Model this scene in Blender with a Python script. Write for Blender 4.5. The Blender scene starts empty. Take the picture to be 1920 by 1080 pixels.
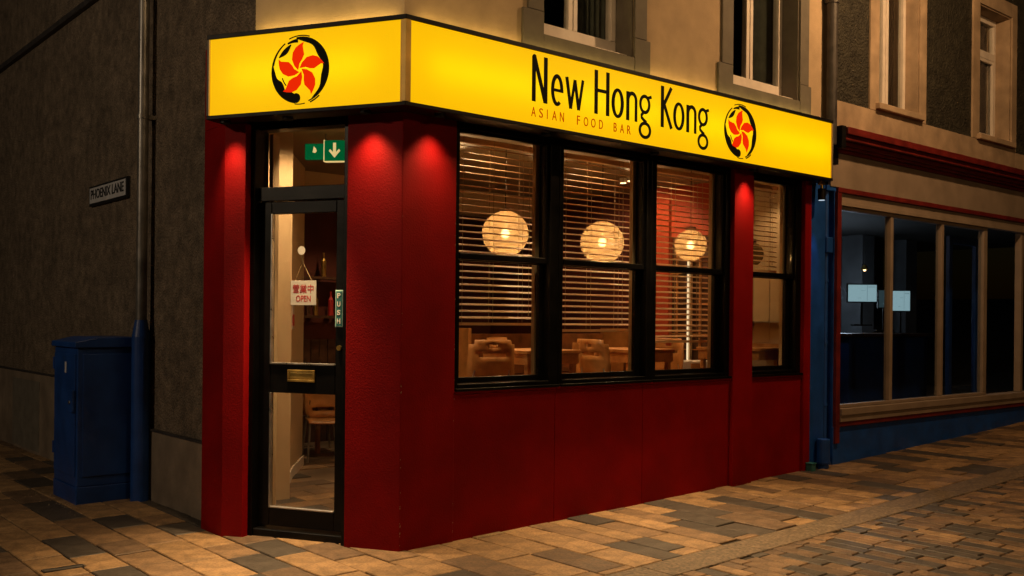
import bpy, bmesh, math, random
from mathutils import Matrix, Vector
random.seed(7)
rad = math.radians
sc = bpy.context.scene
# ------------------------------------------------------------ camera
TH = 0.01
cam_d = bpy.data.cameras.new('camera'); cam = bpy.data.objects.new('camera', cam_d)
sc.collection.objects.link(cam); sc.camera = cam
cam_d.sensor_width = 36; cam_d.lens = 36*1847/1920; cam_d.shift_y = 0.03125
cam_d.clip_end = 500; cam_d.clip_start = 0.05
cam.matrix_world = Matrix.Translation((0, 0, 1.5)) @ Matrix.Rotation(-TH, 4, 'Y') @ Matrix.Rotation(rad(90), 4, 'X')
# ------------------------------------------------------------ world
w = bpy.data.worlds.new('World'); sc.world = w; w.use_nodes = True
nt = w.node_tree; bg = nt.nodes['Background']
sky = nt.nodes.new('ShaderNodeTexSky'); sky.sky_type = 'NISHITA'; sky.sun_disc = False
sky.sun_elevation = rad(1.5); sky.sun_rotation = rad(200)
nt.links.new(sky.outputs[0], bg.inputs[0]); bg.inputs[1].default_value = 0.0015
sd = bpy.data.lights.new('moon', 'SUN'); sd.energy = 0.004; sd.angle = rad(0.5); sd.color = (0.75, 0.85, 1)
so = bpy.data.objects.new('moon', sd); so.rotation_euler = (rad(52), 0, rad(-25)); sc.collection.objects.link(so)
sc.view_settings.view_transform = 'Standard'; sc.view_settings.look = 'None'
sc.view_settings.exposure = 0; sc.view_settings.gamma = 1; sc.view_settings.use_curve_mapping = False
cy = sc.cycles
cy.use_denoising = True; cy.max_bounces = 8; cy.transparent_max_bounces = 24
cy.diffuse_bounces = 4; cy.glossy_bounces = 3; cy.sample_clamp_indirect = 3; cy.caustics_reflective = False; cy.caustics_refractive = False

# ------------------------------------------------------------ frames
# F frame: x along the front facade (right), y into the building, z up; origin = foot of the corner
O = Vector((-0.71256, 6.33839, 0)); AF = rad(40.2)
MF = Matrix.Translation(O) @ Matrix.Rotation(AF, 4, 'Z')
DX, DY = math.cos(rad(60.6)), math.sin(rad(60.6))
def CF(c, i, z=0): return Vector((DX*c + DY*i, -DY*c + DX*i, z))      # chamfer (door) facade
def SF(s, i, z=0): return Vector((-0.555 + i, 0.984 - s, z))          # lane wall
def ID(x, y, z=0): return Vector((x, y, z))
def zg(u): return 0.018*u + (0.0014*u*u if u > 0 else 0) if u < 14 else 0.018*14+0.0014*196+(u-14)*0.057

# ------------------------------------------------------------ materials
def mat(name, col, rough=0.6, var=0.15, scale=6.0, bump=0.0, bscale=60, metal=0, spec=0.5, objvar=0.0, kind='noise', col2=None, stain=0, coat=0, speck=0):
    m = bpy.data.materials.new(name); m.use_nodes = True; n = m.node_tree; N = n.nodes; L = n.links
    b = N['Principled BSDF']; b.inputs['Roughness'].default_value = rough; b.inputs['Metallic'].default_value = metal
    b.inputs['Specular IOR Level'].default_value = spec; b.inputs['Coat Weight'].default_value = coat
    tc = N.new('ShaderNodeTexCoord')
    nz = N.new('ShaderNodeTexNoise'); nz.inputs['Scale'].default_value = scale; nz.inputs['Detail'].default_value = 6
    L.new(tc.outputs['Object'], nz.inputs['Vector'])
    rp = N.new('ShaderNodeValToRGB'); e = rp.color_ramp.elements
    c2 = col2 or [max(0, c*(1-2*var)) for c in col]
    e[0].position = 0.3; e[0].color = (*c2, 1); e[1].position = 0.7; e[1].color = (*[min(1, c*(1+var)) for c in col], 1)
    L.new(nz.outputs['Fac'], rp.inputs['Fac']); out = rp.outputs['Color']
    if stain:
        n2 = N.new('ShaderNodeTexNoise'); n2.inputs['Scale'].default_value = scale*0.22; n2.inputs['Detail'].default_value = 8; n2.inputs['Roughness'].default_value = 0.65
        L.new(tc.outputs['Object'], n2.inputs['Vector'])
        r2 = N.new('ShaderNodeMapRange'); r2.inputs[1].default_value = 0.35; r2.inputs[2].default_value = 0.7; r2.inputs[3].default_value = 1-stain; r2.inputs[4].default_value = 1
        L.new(n2.outputs['Fac'], r2.inputs[0])
        mx = N.new('ShaderNodeVectorMath'); mx.operation = 'SCALE'; L.new(out, mx.inputs[0]); L.new(r2.outputs[0], mx.inputs['Scale']); out = mx.outputs[0]
    if speck:
        n3 = N.new('ShaderNodeTexNoise'); n3.inputs['Scale'].default_value = 55; n3.inputs['Detail'].default_value = 4; n3.inputs['Roughness'].default_value = 0.8
        L.new(tc.outputs['Object'], n3.inputs['Vector'])
        r4 = N.new('ShaderNodeMapRange'); r4.inputs[1].default_value = 0.35; r4.inputs[2].default_value = 0.62; r4.inputs[3].default_value = 1-speck; r4.inputs[4].default_value = 1+speck*0.5
        L.new(n3.outputs['Fac'], r4.inputs[0])
        mx = N.new('ShaderNodeVectorMath'); mx.operation = 'SCALE'; L.new(out, mx.inputs[0]); L.new(r4.outputs[0], mx.inputs['Scale']); out = mx.outputs[0]
    if objvar:
        oi = N.new('ShaderNodeObjectInfo'); r3 = N.new('ShaderNodeMapRange'); r3.inputs[3].default_value = 1-objvar; r3.inputs[4].default_value = 1+objvar
        L.new(oi.outputs['Random'], r3.inputs[0])
        mx = N.new('ShaderNodeVectorMath'); mx.operation = 'SCALE'; L.new(out, mx.inputs[0]); L.new(r3.outputs[0], mx.inputs['Scale']); out = mx.outputs[0]
    L.new(out, b.inputs['Base Color'])
    rr = N.new('ShaderNodeMapRange'); rr.inputs[3].default_value = max(0, rough-0.1); rr.inputs[4].default_value = min(1, rough+0.12)
    L.new(nz.outputs['Fac'], rr.inputs[0]); L.new(rr.outputs[0], b.inputs['Roughness'])
    if bump:
        if kind == 'pebble':
            t = N.new('ShaderNodeTexVoronoi'); t.inputs['Scale'].default_value = bscale; t.feature = 'SMOOTH_F1'; h = t.outputs['Distance']
            L.new(tc.outputs['Object'], t.inputs['Vector'])
            t2 = N.new('ShaderNodeTexNoise'); t2.inputs['Scale'].default_value = bscale*1.3; L.new(tc.outputs['Object'], t2.inputs['Vector'])
            ad = N.new('ShaderNodeMath'); ad.operation = 'ADD'; L.new(h, ad.inputs[0]); L.new(t2.outputs['Fac'], ad.inputs[1]); h = ad.outputs[0]
        else:
            t = N.new('ShaderNodeTexNoise'); t.inputs['Scale'].default_value = bscale; t.inputs['Detail'].default_value = 5; h = t.outputs['Fac']
            L.new(tc.outputs['Object'], t.inputs['Vector'])
        bp = N.new('ShaderNodeBump'); bp.inputs['Strength'].default_value = min(1, bump); bp.inputs['Distance'].default_value = 0.02 if kind == 'pebble' else 0.008
        L.new(h, bp.inputs['Height']); L.new(bp.outputs[0], b.inputs['Normal'])
    return m
def emis(name, col, s=1.0, gloss=0):
    m = bpy.data.materials.new(name); m.use_nodes = True; N = m.node_tree.nodes
    b = N['Principled BSDF']; b.inputs['Base Color'].default_value = (*[c*0.2 for c in col], 1); b.inputs['Roughness'].default_value = 0.6; b.inputs['Specular IOR Level'].default_value = 0.05
    b.inputs['Emission Color'].default_value = (*col, 1); b.inputs['Emission Strength'].default_value = s
    return m
def glass(name, tint=(0.95, 0.96, 0.95), rough=0.0, ior=1.45, wob=0.15):
    m = bpy.data.materials.new(name); m.use_nodes = True; N = m.node_tree.nodes; L = m.node_tree.links
    N.remove(N['Principled BSDF']); out = N['Material Output']
    tr = N.new('ShaderNodeBsdfTransparent'); tr.inputs[0].default_value = (*tint, 1)
    gl = N.new('ShaderNodeBsdfGlossy'); gl.inputs['Roughness'].default_value = rough
    fr = N.new('ShaderNodeFresnel')
    ge = N.new('ShaderNodeNewGeometry'); mr = N.new('ShaderNodeMapRange'); mr.inputs[3].default_value = ior; mr.inputs[4].default_value = 1/ior
    L.new(ge.outputs['Backfacing'], mr.inputs[0]); L.new(mr.outputs[0], fr.inputs[0])
    mx = N.new('ShaderNodeMixShader'); L.new(fr.outputs[0], mx.inputs[0]); L.new(tr.outputs[0], mx.inputs[1]); L.new(gl.outputs[0], mx.inputs[2])
    tc = N.new('ShaderNodeTexCoord'); nz = N.new('ShaderNodeTexNoise'); nz.inputs['Scale'].default_value = 2.5; L.new(tc.outputs['Object'], nz.inputs['Vector'])
    bp = N.new('ShaderNodeBump'); bp.inputs['Strength'].default_value = wob; bp.inputs['Distance'].default_value = 0.01
    L.new(nz.outputs['Fac'], bp.inputs['Height']); L.new(bp.outputs[0], gl.inputs['Normal'])
    L.new(mx.outputs[0], out.inputs[0]); return m

M = {}
M['red'] = mat('red_paint', (0.27, 0.0022, 0.003), 0.6, 0.10, 3, 0.3, 90, spec=0.12, stain=0.3)
M['redtrim'] = mat('dark_red_trim_paint', (0.16, 0.012, 0.010), 0.5, 0.2, 8, 0.1, 40)
M['black'] = mat('black_gloss_paint', (0.0022, 0.002, 0.002), 0.35, 0.2, 8, 0.05, 30, spec=0.2)
M['signblack'] = mat('black_sign_frame', (0.006, 0.005, 0.005), 0.5, 0.2, 8, spec=0.2)
M['beige'] = mat('cream_render', (0.56, 0.42, 0.27), 0.85, 0.08, 5, 0.35, 120, stain=0.2)
M['stone'] = mat('painted_stone_surround', (0.15, 0.135, 0.11), 0.75, 0.12, 7, 0.15, 60)
M['plinth'] = mat('smooth_cement_plinth', (0.27, 0.21, 0.155), 0.8, 0.16, 3.5, 0.25, 50, stain=0.35)
M['dash'] = mat('brown_pebbledash', (0.25, 0.19, 0.135), 0.9, 0.22, 9, 1.0, 55, kind='pebble', stain=0.4, speck=0.45)
M['dashdark'] = mat('dark_green_pebbledash', (0.042, 0.039, 0.027), 0.7, 0.3, 9, 1.0, 42, kind='pebble', stain=0.35, speck=0.3)
M['white'] = mat('white_window_paint', (0.78, 0.72, 0.66), 0.45, 0.06, 10)
M['cream'] = mat('cream_shopfront_paint', (0.34, 0.265, 0.205), 0.55, 0.10, 4, 0.1, 50, stain=0.2)
M['creamN'] = mat('sandstone_band', (0.50, 0.37, 0.25), 0.8, 0.14, 5, 0.3, 40, stain=0.35)
M['blue'] = mat('blue_paint', (0.008, 0.085, 0.42), 0.5, 0.15, 6, 0.12, 50, stain=0.25)
M['navy'] = mat('dark_blue_cabinet_paint', (0.008, 0.05, 0.24), 0.42, 0.15, 5, 0.08, 40)
M['galv'] = mat('weathered_pipe_metal', (0.20, 0.19, 0.18), 0.38, 0.2, 9, 0.1, 30, metal=0.6)
M['pipeblack'] = mat('dark_cast_iron', (0.05, 0.045, 0.045), 0.5, 0.3, 10, 0.2, 40)
M['brass'] = mat('brass', (0.55, 0.36, 0.10), 0.35, 0.2, 12, metal=0.9)
M['chrome'] = mat('worn_steel', (0.5, 0.48, 0.45), 0.3, 0.1, 12, metal=0.9)
M['wallin'] = mat('dark_red_interior_wall', (0.10, 0.018, 0.009), 0.7, 0.2, 2, 0.1, 20)
M['orange'] = mat('orange_red_interior_wall', (0.5, 0.07, 0.022), 0.6, 0.08, 3)
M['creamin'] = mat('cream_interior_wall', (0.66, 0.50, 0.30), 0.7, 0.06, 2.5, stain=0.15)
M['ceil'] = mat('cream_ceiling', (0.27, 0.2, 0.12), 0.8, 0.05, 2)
M['floorin'] = mat('brown_floor_tile', (0.20, 0.14, 0.09), 0.45, 0.3, 3)
M['wood'] = mat('light_oak', (0.52, 0.25, 0.08), 0.4, 0.18, 14, col2=(0.36, 0.15, 0.045))
M['ply'] = mat('bent_plywood', (0.5, 0.23, 0.07), 0.35, 0.15, 9)
M['bench'] = mat('brown_bench_wood', (0.26, 0.10, 0.03), 0.4, 0.25, 8)
M['darkwood'] = mat('dark_wood', (0.09, 0.04, 0.02), 0.4, 0.3, 10)
def slat_mat():
    m = mat('white_blind_slat', (0.78, 0.56, 0.32), 0.5, 0.05, 10); N = m.node_tree.nodes; L = m.node_tree.links
    b = N['Principled BSDF']; out = N['Material Output']; tl = N.new('ShaderNodeBsdfTranslucent'); tl.inputs[0].default_value = (0.8, 0.52, 0.26, 1)
    mx = N.new('ShaderNodeMixShader'); mx.inputs[0].default_value = 0.38; L.new(b.outputs[0], mx.inputs[1]); L.new(tl.outputs[0], mx.inputs[2]); L.new(mx.outputs[0], out.inputs[0]); return m
M['slat'] = slat_mat()
M['cord'] = mat('pale_cord', (0.5, 0.36, 0.2), 0.8)
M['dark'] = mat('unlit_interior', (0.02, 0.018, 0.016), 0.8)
M['slatein'] = mat('slate_blue_interior_wall', (0.10, 0.105, 0.11), 0.7, 0.25, 2)
M['curtain'] = mat('grey_green_curtain', (0.10, 0.115, 0.10), 0.9, 0.15, 12)
M['signwhite'] = mat('white_sign_plate', (0.55, 0.55, 0.58), 0.5, 0.05, 9, stain=0.2)
M['signink'] = mat('black_sign_lettering', (0.01, 0.01, 0.01), 0.5)
M['openplate'] = mat('white_plastic_plate', (0.75, 0.70, 0.68), 0.4, 0.03, 5)
M['redink'] = mat('red_printed_ink', (0.55, 0.03, 0.03), 0.5)
M['teal'] = mat('teal_enamel', (0.03, 0.16, 0.17), 0.35)
M['tealpale'] = mat('pale_teal_enamel', (0.35, 0.55, 0.52), 0.35)
M['green'] = emis('green_exit_sign_face', (0.0, 0.19, 0.05), 0.5)
M['arrow'] = emis('pale_exit_pictogram', (0.9, 0.65, 0.25), 0.9)
M['windowglow'] = emis('cool_window_glow', (0.42, 0.62, 0.66), 0.75)
M['windowglowdim'] = emis('dim_window_glow', (0.06, 0.10, 0.11), 0.5)
M['windowglowmarks'] = emis('grey_window_glow_marks', (0.25, 0.38, 0.41), 0.6)
M['lens'] = emis('warm_lamp_lens', (1.0, 0.6, 0.25), 6)
M['lenslow'] = emis('dim_lamp_lens', (1.0, 0.5, 0.2), 0.5)
M['lenscool'] = emis('cool_lamp_lens', (0.7, 0.85, 1.0), 0.7)
M['bulb'] = emis('bulb', (1.0, 0.72, 0.35), 14)
M['tube'] = emis('warm_white_tube', (1.0, 0.76, 0.45), 1.1)
M['glass'] = glass('window_glass')
M['glassN'] = glass('dark_shop_glass', (0.86, 0.9, 0.92))
M['ink'] = mat('black_vinyl', (0.006, 0.007, 0.005), 0.6, spec=0.08)
M['petal'] = emis('backlit_red_vinyl', (0.92, 0.022, 0.0), 0.85)
M['redtext'] = emis('backlit_small_red_lettering', (0.62, 0.05, 0.0), 0.7)
M['jamb'] = mat('golden_corner_trim', (0.75, 0.48, 0.10), 0.4, metal=0.2)
# sign face: acrylic, lit from inside by the tubes below
def sign_face_mat():
    m = bpy.data.materials.new('yellow_lit_acrylic'); m.use_nodes = True; N = m.node_tree.nodes; L = m.node_tree.links
    b = N['Principled BSDF']; out = N['Material Output']
    b.inputs['Base Color'].default_value = (0.10, 0.06, 0.0, 1); b.inputs['Roughness'].default_value = 0.55; b.inputs['Specular IOR Level'].default_value = 0.15
    b.inputs['Emission Color'].default_value = (1.0, 0.50, 0.0, 1); b.inputs['Emission Strength'].default_value = 0.72
    tl = N.new('ShaderNodeBsdfTranslucent'); tl.inputs[0].default_value = (0.24, 0.27, 0.010, 1)
    ad = N.new('ShaderNodeAddShader'); L.new(b.outputs[0], ad.inputs[0]); L.new(tl.outputs[0], ad.inputs[1]); L.new(ad.outputs[0], out.inputs[0])
    return m
M['face'] = sign_face_mat()
def paper_mat():
    m = bpy.data.materials.new('paper_lantern_shade'); m.use_nodes = True; N = m.node_tree.nodes; L = m.node_tree.links
    N.remove(N['Principled BSDF']); out = N['Material Output']
    tl = N.new('ShaderNodeBsdfTranslucent'); tl.inputs[0].default_value = (0.19, 0.14, 0.078, 1)
    df = N.new('ShaderNodeBsdfDiffuse'); df.inputs[0].default_value = (0.16, 0.115, 0.065, 1)
    tp = N.new('ShaderNodeBsdfTransparent'); tp.inputs[0].default_value = (1, 0.85, 0.6, 1)
    a = N.new('ShaderNodeMixShader'); a.inputs[0].default_value = 0.35; L.new(tl.outputs[0], a.inputs[1]); L.new(df.outputs[0], a.inputs[2])
    c = N.new('ShaderNodeMixShader'); c.inputs[0].default_value = 0.30; L.new(a.outputs[0], c.inputs[1]); L.new(tp.outputs[0], c.inputs[2])
    L.new(c.outputs[0], out.inputs[0]); return m
M['paper'] = paper_mat()
SLAB = [mat('sandy_paving', (0.36, 0.225, 0.11), 0.62, 0.2, 9, 0.6, 38, objvar=0.13, stain=0.3, speck=0.35),
        mat('tan_paving', (0.25, 0.155, 0.082), 0.62, 0.2, 8, 0.6, 38, objvar=0.13, stain=0.3, speck=0.35),
        mat('brown_paving', (0.165, 0.105, 0.062), 0.62, 0.2, 10, 0.6, 38, objvar=0.13, stain=0.3, speck=0.35),
        mat('dark_grey_paving', (0.072, 0.060, 0.050), 0.55, 0.15, 10, 0.5, 38, objvar=0.13, stain=0.2, speck=0.3)]
M['granite'] = mat('granite_band', (0.20, 0.145, 0.092), 0.65, 0.35, 40, 0.5, 60, objvar=0.06, speck=0.35, stain=0.25)
M['mortar'] = mat('dark_joint_sand', (0.035, 0.028, 0.02), 0.9, 0.3, 20)

# ------------------------------------------------------------ builders
class MB:
    def __init__(s, tf=ID): s.v = []; s.f = []; s.mi = []; s.tf = tf; s.m = 0
    def add(s, pts, faces):
        k = len(s.v); s.v += [s.tf(*p) for p in pts]
        for f in faces: s.f.append([i+k for i in f]); s.mi.append(s.m)
    def box(s, x0, x1, y0, y1, z0, z1):
        s.add([(x0,y0,z0),(x1,y0,z0),(x1,y1,z0),(x0,y1,z0),(x0,y0,z1),(x1,y0,z1),(x1,y1,z1),(x0,y1,z1)],
              [(3,2,1,0),(4,5,6,7),(0,1,5,4),(1,2,6,5),(2,3,7,6),(3,0,4,7)]); return s
    def prism(s, poly, z0, z1):
        n = len(poly)
        s.add([(*p[:2], z0) for p in poly]+[(*p[:2], z1) for p in poly],
              [tuple(reversed(range(n))), tuple(range(n, 2*n))]+[(i, (i+1)%n, (i+1)%n+n, i+n) for i in range(n)]); return s
    def flat(s, poly, y, t=0.002):      # outline in x,z given a thickness t towards the street (-y)
        n = len(poly)
        s.add([(p[0], y-t, p[1]) for p in poly]+[(p[0], y, p[1]) for p in poly],
              [tuple(range(n)), tuple(reversed(range(n, 2*n)))]+[(i+n, (i+1)%n+n, (i+1)%n, i) for i in range(n)]); return s
    def cyl(s, a, b, r, r2=None, n=16):
        a, b = Vector(a), Vector(b); r2 = r if r2 is None else r2; d = (b-a).normalized()
        u = d.orthogonal().normalized(); v = d.cross(u)
        P = [tuple(a+(u*math.cos(t)+v*math.sin(t))*r) for t in [2*math.pi*i/n for i in range(n)]]
        Q = [tuple(b+(u*math.cos(t)+v*math.sin(t))*r2) for t in [2*math.pi*i/n for i in range(n)]]
        s.add(P+Q, [tuple(reversed(range(n))), tuple(range(n, 2*n))]+[(i, (i+1)%n, (i+1)%n+n, i+n) for i in range(n)]); return s
    def tube(s, pts, r, n=8):
        for a, b in zip(pts, pts[1:]): s.cyl(a, b, r, n=n)
        return s
    def sphere(s, c, r, sz=1.0, nu=24, nv=14, cut=0.0):
        V = []; F = []
        for j in range(nv+1):
            t = cut+(math.pi-2*cut)*j/nv
            for i in range(nu):
                a = 2*math.pi*i/nu; V.append((c[0]+r*math.sin(t)*math.cos(a), c[1]+r*math.sin(t)*math.sin(a), c[2]+r*sz*math.cos(t)))
        for j in range(nv):
            for i in range(nu):
                F.append((j*nu+i, (j+1)*nu+i, (j+1)*nu+(i+1)%nu, j*nu+(i+1)%nu))
        s.add(V, F); return s
BASE = {}
def thing(name, label, cat, base=(0, 0, 0), group=None, rot=0):
    o = bpy.data.objects.new(name, None); o.empty_display_size = 0.1; sc.collection.objects.link(o)
    o.matrix_world = MF @ Matrix.Translation(base) @ Matrix.Rotation(rot, 4, 'Z')
    o['label'] = label; o['category'] = cat
    if group: o['group'] = group
    BASE[o] = Vector(base); return o
def part(name, mb, m, parent, bevel=0, local=False, smooth=False, label=None, stuff=False):
    me = bpy.data.meshes.new(name); root = parent
    while root is not None and root.parent is not None: root = root.parent
    off = Vector((0, 0, 0)) if (local or root is None) else BASE[root]
    me.from_pydata([tuple(v-off) for v in mb.v], [], mb.f)
    ms = m if isinstance(m, list) else [m]
    for k in ms: me.materials.append(k)
    if len(ms) > 1: me.polygons.foreach_set('material_index', mb.mi)
    if smooth: me.polygons.foreach_set('use_smooth', [True]*len(me.polygons))
    bm = bmesh.new(); bm.from_mesh(me); bmesh.ops.recalc_face_normals(bm, faces=bm.faces); bm.to_mesh(me); bm.free()
    me.update()
    o = bpy.data.objects.new(name, me); sc.collection.objects.link(o)
    if parent is not None: o.parent = parent
    else: o.matrix_world = MF
    if bevel:
        b = o.modifiers.new('bevel', 'BEVEL'); b.width = bevel; b.segments = 2; b.limit_method = 'ANGLE'; b.harden_normals = False
    if label: o['label'] = label
    if stuff: o['kind'] = 'stuff'
    return o
def copy_tree(o, parent=None):
    c = o.copy(); sc.collection.objects.link(c)
    if parent is not None: c.parent = parent
    for ch in list(o.children): copy_tree(ch, c)
    return c
def place(o, base, rot=0):
    o.matrix_world = MF @ Matrix.Translation(base) @ Matrix.Rotation(rot, 4, 'Z')
def text_mb(txt, x0, x1, z0, z1, y, t=0.003, tf=ID, bold=0.0):
    c = bpy.data.curves.new('text', 'FONT'); c.body = txt; c.extrude = 0.05; c.offset = bold; c.resolution_u = 4
    o = bpy.data.objects.new('text', c); sc.collection.objects.link(o)
    dg = bpy.context.evaluated_depsgraph_get(); me = bpy.data.meshes.new_from_object(o.evaluated_get(dg))
    bpy.data.objects.remove(o); bpy.data.curves.remove(c)
    mb = MB(tf); vs = [v.co for v in me.vertices]
    if not vs: return mb
    ax, bx = min(v.x for v in vs), max(v.x for v in vs); ay, by = min(v.y for v in vs), max(v.y for v in vs)
    pts = [(x0+(v.x-ax)/(bx-ax)*(x1-x0), y - (v.z+0.05)/0.1*t, z0+(v.y-ay)/(by-ay)*(z1-z0)) for v in vs]
    mb.add(pts, [tuple(p.vertices) for p in me.polygons]); bpy.data.meshes.remove(me); return mb
def spot(loc, tgt, power, ang, blend=0.8, col=(1, 0.62, 0.3), r=0.02, name='spot_light', parent=None):
    d = bpy.data.lights.new(name, 'SPOT'); d.energy = power; d.spot_size = rad(ang); d.spot_blend = blend; d.color = col; d.shadow_soft_size = r
    o = bpy.data.objects.new(name, d); sc.collection.objects.link(o)
    a = MF @ Vector(loc); b = MF @ Vector(tgt)
    mw = Matrix.Translation(a) @ (b-a).to_track_quat('-Z', 'Y').to_matrix().to_4x4()
    if parent is not None: o.parent = parent; o.matrix_parent_inverse = parent.matrix_world.inverted()
    o.matrix_world = mw; return o
def point(loc, power, col=(1, 0.6, 0.28), r=0.04, name='bulb_light'):
    d = bpy.data.lights.new(name, 'POINT'); d.energy = power; d.color = col; d.shadow_soft_size = r
    o = bpy.data.objects.new(name, d); sc.collection.objects.link(o); o.matrix_world = Matrix.Translation(MF @ Vector(loc)); return o
bpy.context.view_layer.update()

# ------------------------------------------------------------ the ground
def struct(name, mb, m, **k):
    o = part(name, mb, m, None, **k); o['kind'] = 'structure'; return o
gm = MB()
us = [-60, -30, -12, -6, -3, -1, 0] + [i*1.0 for i in range(1, 15)] + [20, 30, 60]
ys = [-40, -15, -8, -4, -1.26, 0, 4, 12, 30, 60]
pts = [(u, y, zg(u)-0.012) for u in us for y in ys]; ny = len(ys)
gm.add(pts, [(i*ny+j, (i+1)*ny+j, (i+1)*ny+j+1, i*ny+j+1) for i in range(len(us)-1) for j in range(ny-1)])
struct('ground', gm, M['mortar'])

CINV = cam.matrix_world.inverted()
def px(x, y, z):
    p = CINV @ (MF @ Vector((x, y, z)))
    if p.z > -0.3: return None
    return (960-p.x/p.z*1847, 600+p.y/p.z*1847)
def piece_pts(u0, u1, y0, y1, h, j):
    b = 0.005; g = []
    for (u, y) in ((u0, y0), (u1, y0), (u1, y1), (u0, y1)): g.append((u, y, zg(u)-0.05))
    for (u, y) in ((u0, y0), (u1, y0), (u1, y1), (u0, y1)): g.append((u, y, zg(u)+h-b+j[0]*(u-u0)+j[1]*(y-y0)))
    for (u, y) in ((u0+b, y0+b), (u1-b, y0+b), (u1-b, y1-b), (u0+b, y1-b)): g.append((u, y, zg(u)+h+j[0]*(u-u0)+j[1]*(y-y0)))
    F = [(0,1,5,4),(1,2,6,5),(2,3,7,6),(3,0,4,7),(4,5,9,8),(5,6,10,9),(6,7,11,10),(7,4,8,11),(8,9,10,11)]
    return g, F
def inside_building(u, y):
    if u > 0.02 and y > 0.03: return True
    # chamfer line and lane wall
    i = (u*DY + y*DX)              # depth behind the chamfer facade
    if u > -0.53 and i > 0.22 and y > 0.02: return True
    return False
def lay(u_lo, u_hi, y_lo, y_hi, wr, lr, weights):
    out = []; u = u_lo
    while u < u_hi:
        w_ = random.uniform(*wr(u)); y = y_lo-random.uniform(0, 0.5)
        while y < y_hi:
            l_ = random.uniform(*lr); y0, y1 = max(y, y_lo), min(y+l_, y_hi)
            if y1-y0 > 0.05:
                um, ym = u+w_/2, (y0+y1)/2
                if not inside_building(um, ym) or not inside_building(um-w_*0.4, y0+0.02):
                    q = [px(a, b, zg(a)) for a, b in ((u, y0), (u+w_, y0), (u+w_, y1), (u, y1))]
                    vis = None not in q and max(p[0] for p in q) > -250 and min(p[0] for p in q) < 2170 and min(p[1] for p in q) < 1330
                    if vis:
                        A = abs(sum(q[i][0]*q[(i+1) % 4][1]-q[(i+1) % 4][0]*q[i][1] for i in range(4)))/2
                        on = 0 < sum(p[0] for p in q)/4 < 1920 and sum(p[1] for p in q)/4 < 1080
                        out.append((A if on else A*0.0001, u, u+w_, y0, y1, random.choices(range(4), weights)[0]))
            y += l_
        u += w_
    return out
def pave(root, name, stuffname, pieces, gap):
    pieces.sort(key=lambda p: -p[0]); rest = MB()
    for k, (A, u0, u1, y0, y1, mi) in enumerate(pieces):
        g, F = piece_pts(u0+gap, u1-gap, y0+gap, y1-gap, random.uniform(-0.003, 0.003), (random.uniform(-0.008, 0.008), random.uniform(-0.006, 0.006)))
        if k < 299:
            mb = MB(); cx, cyy = (u0+u1)/2, (y0+y1)/2; c = Vector((cx, cyy, zg(cx)))
            mb.add(g, F); me = bpy.data.meshes.new(name); me.from_pydata([tuple(v-c) for v in mb.v], [], mb.f); me.materials.append(SLAB[mi])
            o = bpy.data.objects.new(name, me); sc.collection.objects.link(o); o.parent = root; o.location = c
        else: rest.m = mi; rest.add(g, F)
    if rest.v:
        o = part(stuffname, rest, SLAB, root, local=True); o['kind'] = 'stuff'
def ground_struct(name):
    o = bpy.data.objects.new(name, None); sc.collection.objects.link(o); o.matrix_world = MF; o['kind'] = 'structure'; BASE[o] = Vector((0, 0, 0)); return o
pv = ground_struct('pavement')
big = lay(-9.0, 15, -1.26, 12.5, lambda u: (0.235, 0.285) if u < 1.0 else (0.175, 0.26), (0.36, 0.66), (46, 20, 10, 24))
big += lay(-9.0, -0.9, -3.4, -1.26, lambda u: (0.235, 0.285), (0.36, 0.66), (46, 20, 10, 24))
pave(pv, 'paving_slab', 'far_paving_slabs', big, 0.005)
rd = ground_struct('road')
small = lay(-0.9, 15, -7.5, -1.53, lambda u: (0.095, 0.135), (0.2, 0.36), (6, 30, 36, 28))
pave(rd, 'paving_sett', 'far_paving_setts', small, 0.0045)
bd = ground_struct('kerb_band'); u = -0.9
while u < 15:
    l_ = 0.9; g, F = piece_pts(u+0.002, u+l_-0.002, -1.528, -1.262, 0.001, (0, 0)); mb = MB(); c = Vector((u+l_/2, -1.395, zg(u+l_/2))); mb.add(g, F)
    me = bpy.data.meshes.new('kerb_stone'); me.from_pydata([tuple(v-c) for v in mb.v], [], mb.f); me.materials.append(M['granite'])
    o = bpy.data.objects.new('kerb_stone', me); sc.collection.objects.link(o); o.parent = bd; o.location = c; u += l_

# ------------------------------------------------------------ restaurant building
R = thing('restaurant_building', 'corner restaurant with dark red pillars, yellow sign and cream rendered upper floor', 'building')
# lane wall (pebbledash) with plinths
mb = MB(SF); mb.box(-16, -0.30, 0, 0.10, 0.90, 4.48); mb.box(-16, -2.30, 0.0, 0.10, 0.868, 0.90)
part('pebbledash_wall', MB(SF).box(-16, 0.0, 0.0, 0.12, 3.40, 4.47).box(-16, -0.30, 0, 0.12, 0.885, 3.40).box(-2.0, -0.30, 0, 0.12, 0.575, 0.885), M['dash'], R)
part('upper_wall', MB(SF).box(-16, -2.0, 0.03, 0.15, 4.47, 9).box(-2.0, 0.0, 0.0, 0.12, 4.47, 9), M['dash'], R)
part('eaves_board', MB(SF).box(-16, -2.02, -0.05, 0.028, 4.47, 4.53), M['pipeblack'], R, bevel=0.006)
part('plinth', MB(SF).box(-16, -2.0, -0.022, 0.12, -0.4, 0.865).prism([(-16, -0.022), (-2.0, -0.022), (-2.0, -0.001), (-16, -0.001)], 0.865, 0.885), M['plinth'], R, bevel=0.008)
part('plinth', MB(SF).box(-1.998, -0.32, -0.022, 0.12, -0.4, 0.56), M['plinth'], R, bevel=0.008)
part('plinth_patch', MB(SF).box(-6.2, -5.1, -0.028, -0.022, 0.02, 0.78), M['stone'], R)
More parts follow.
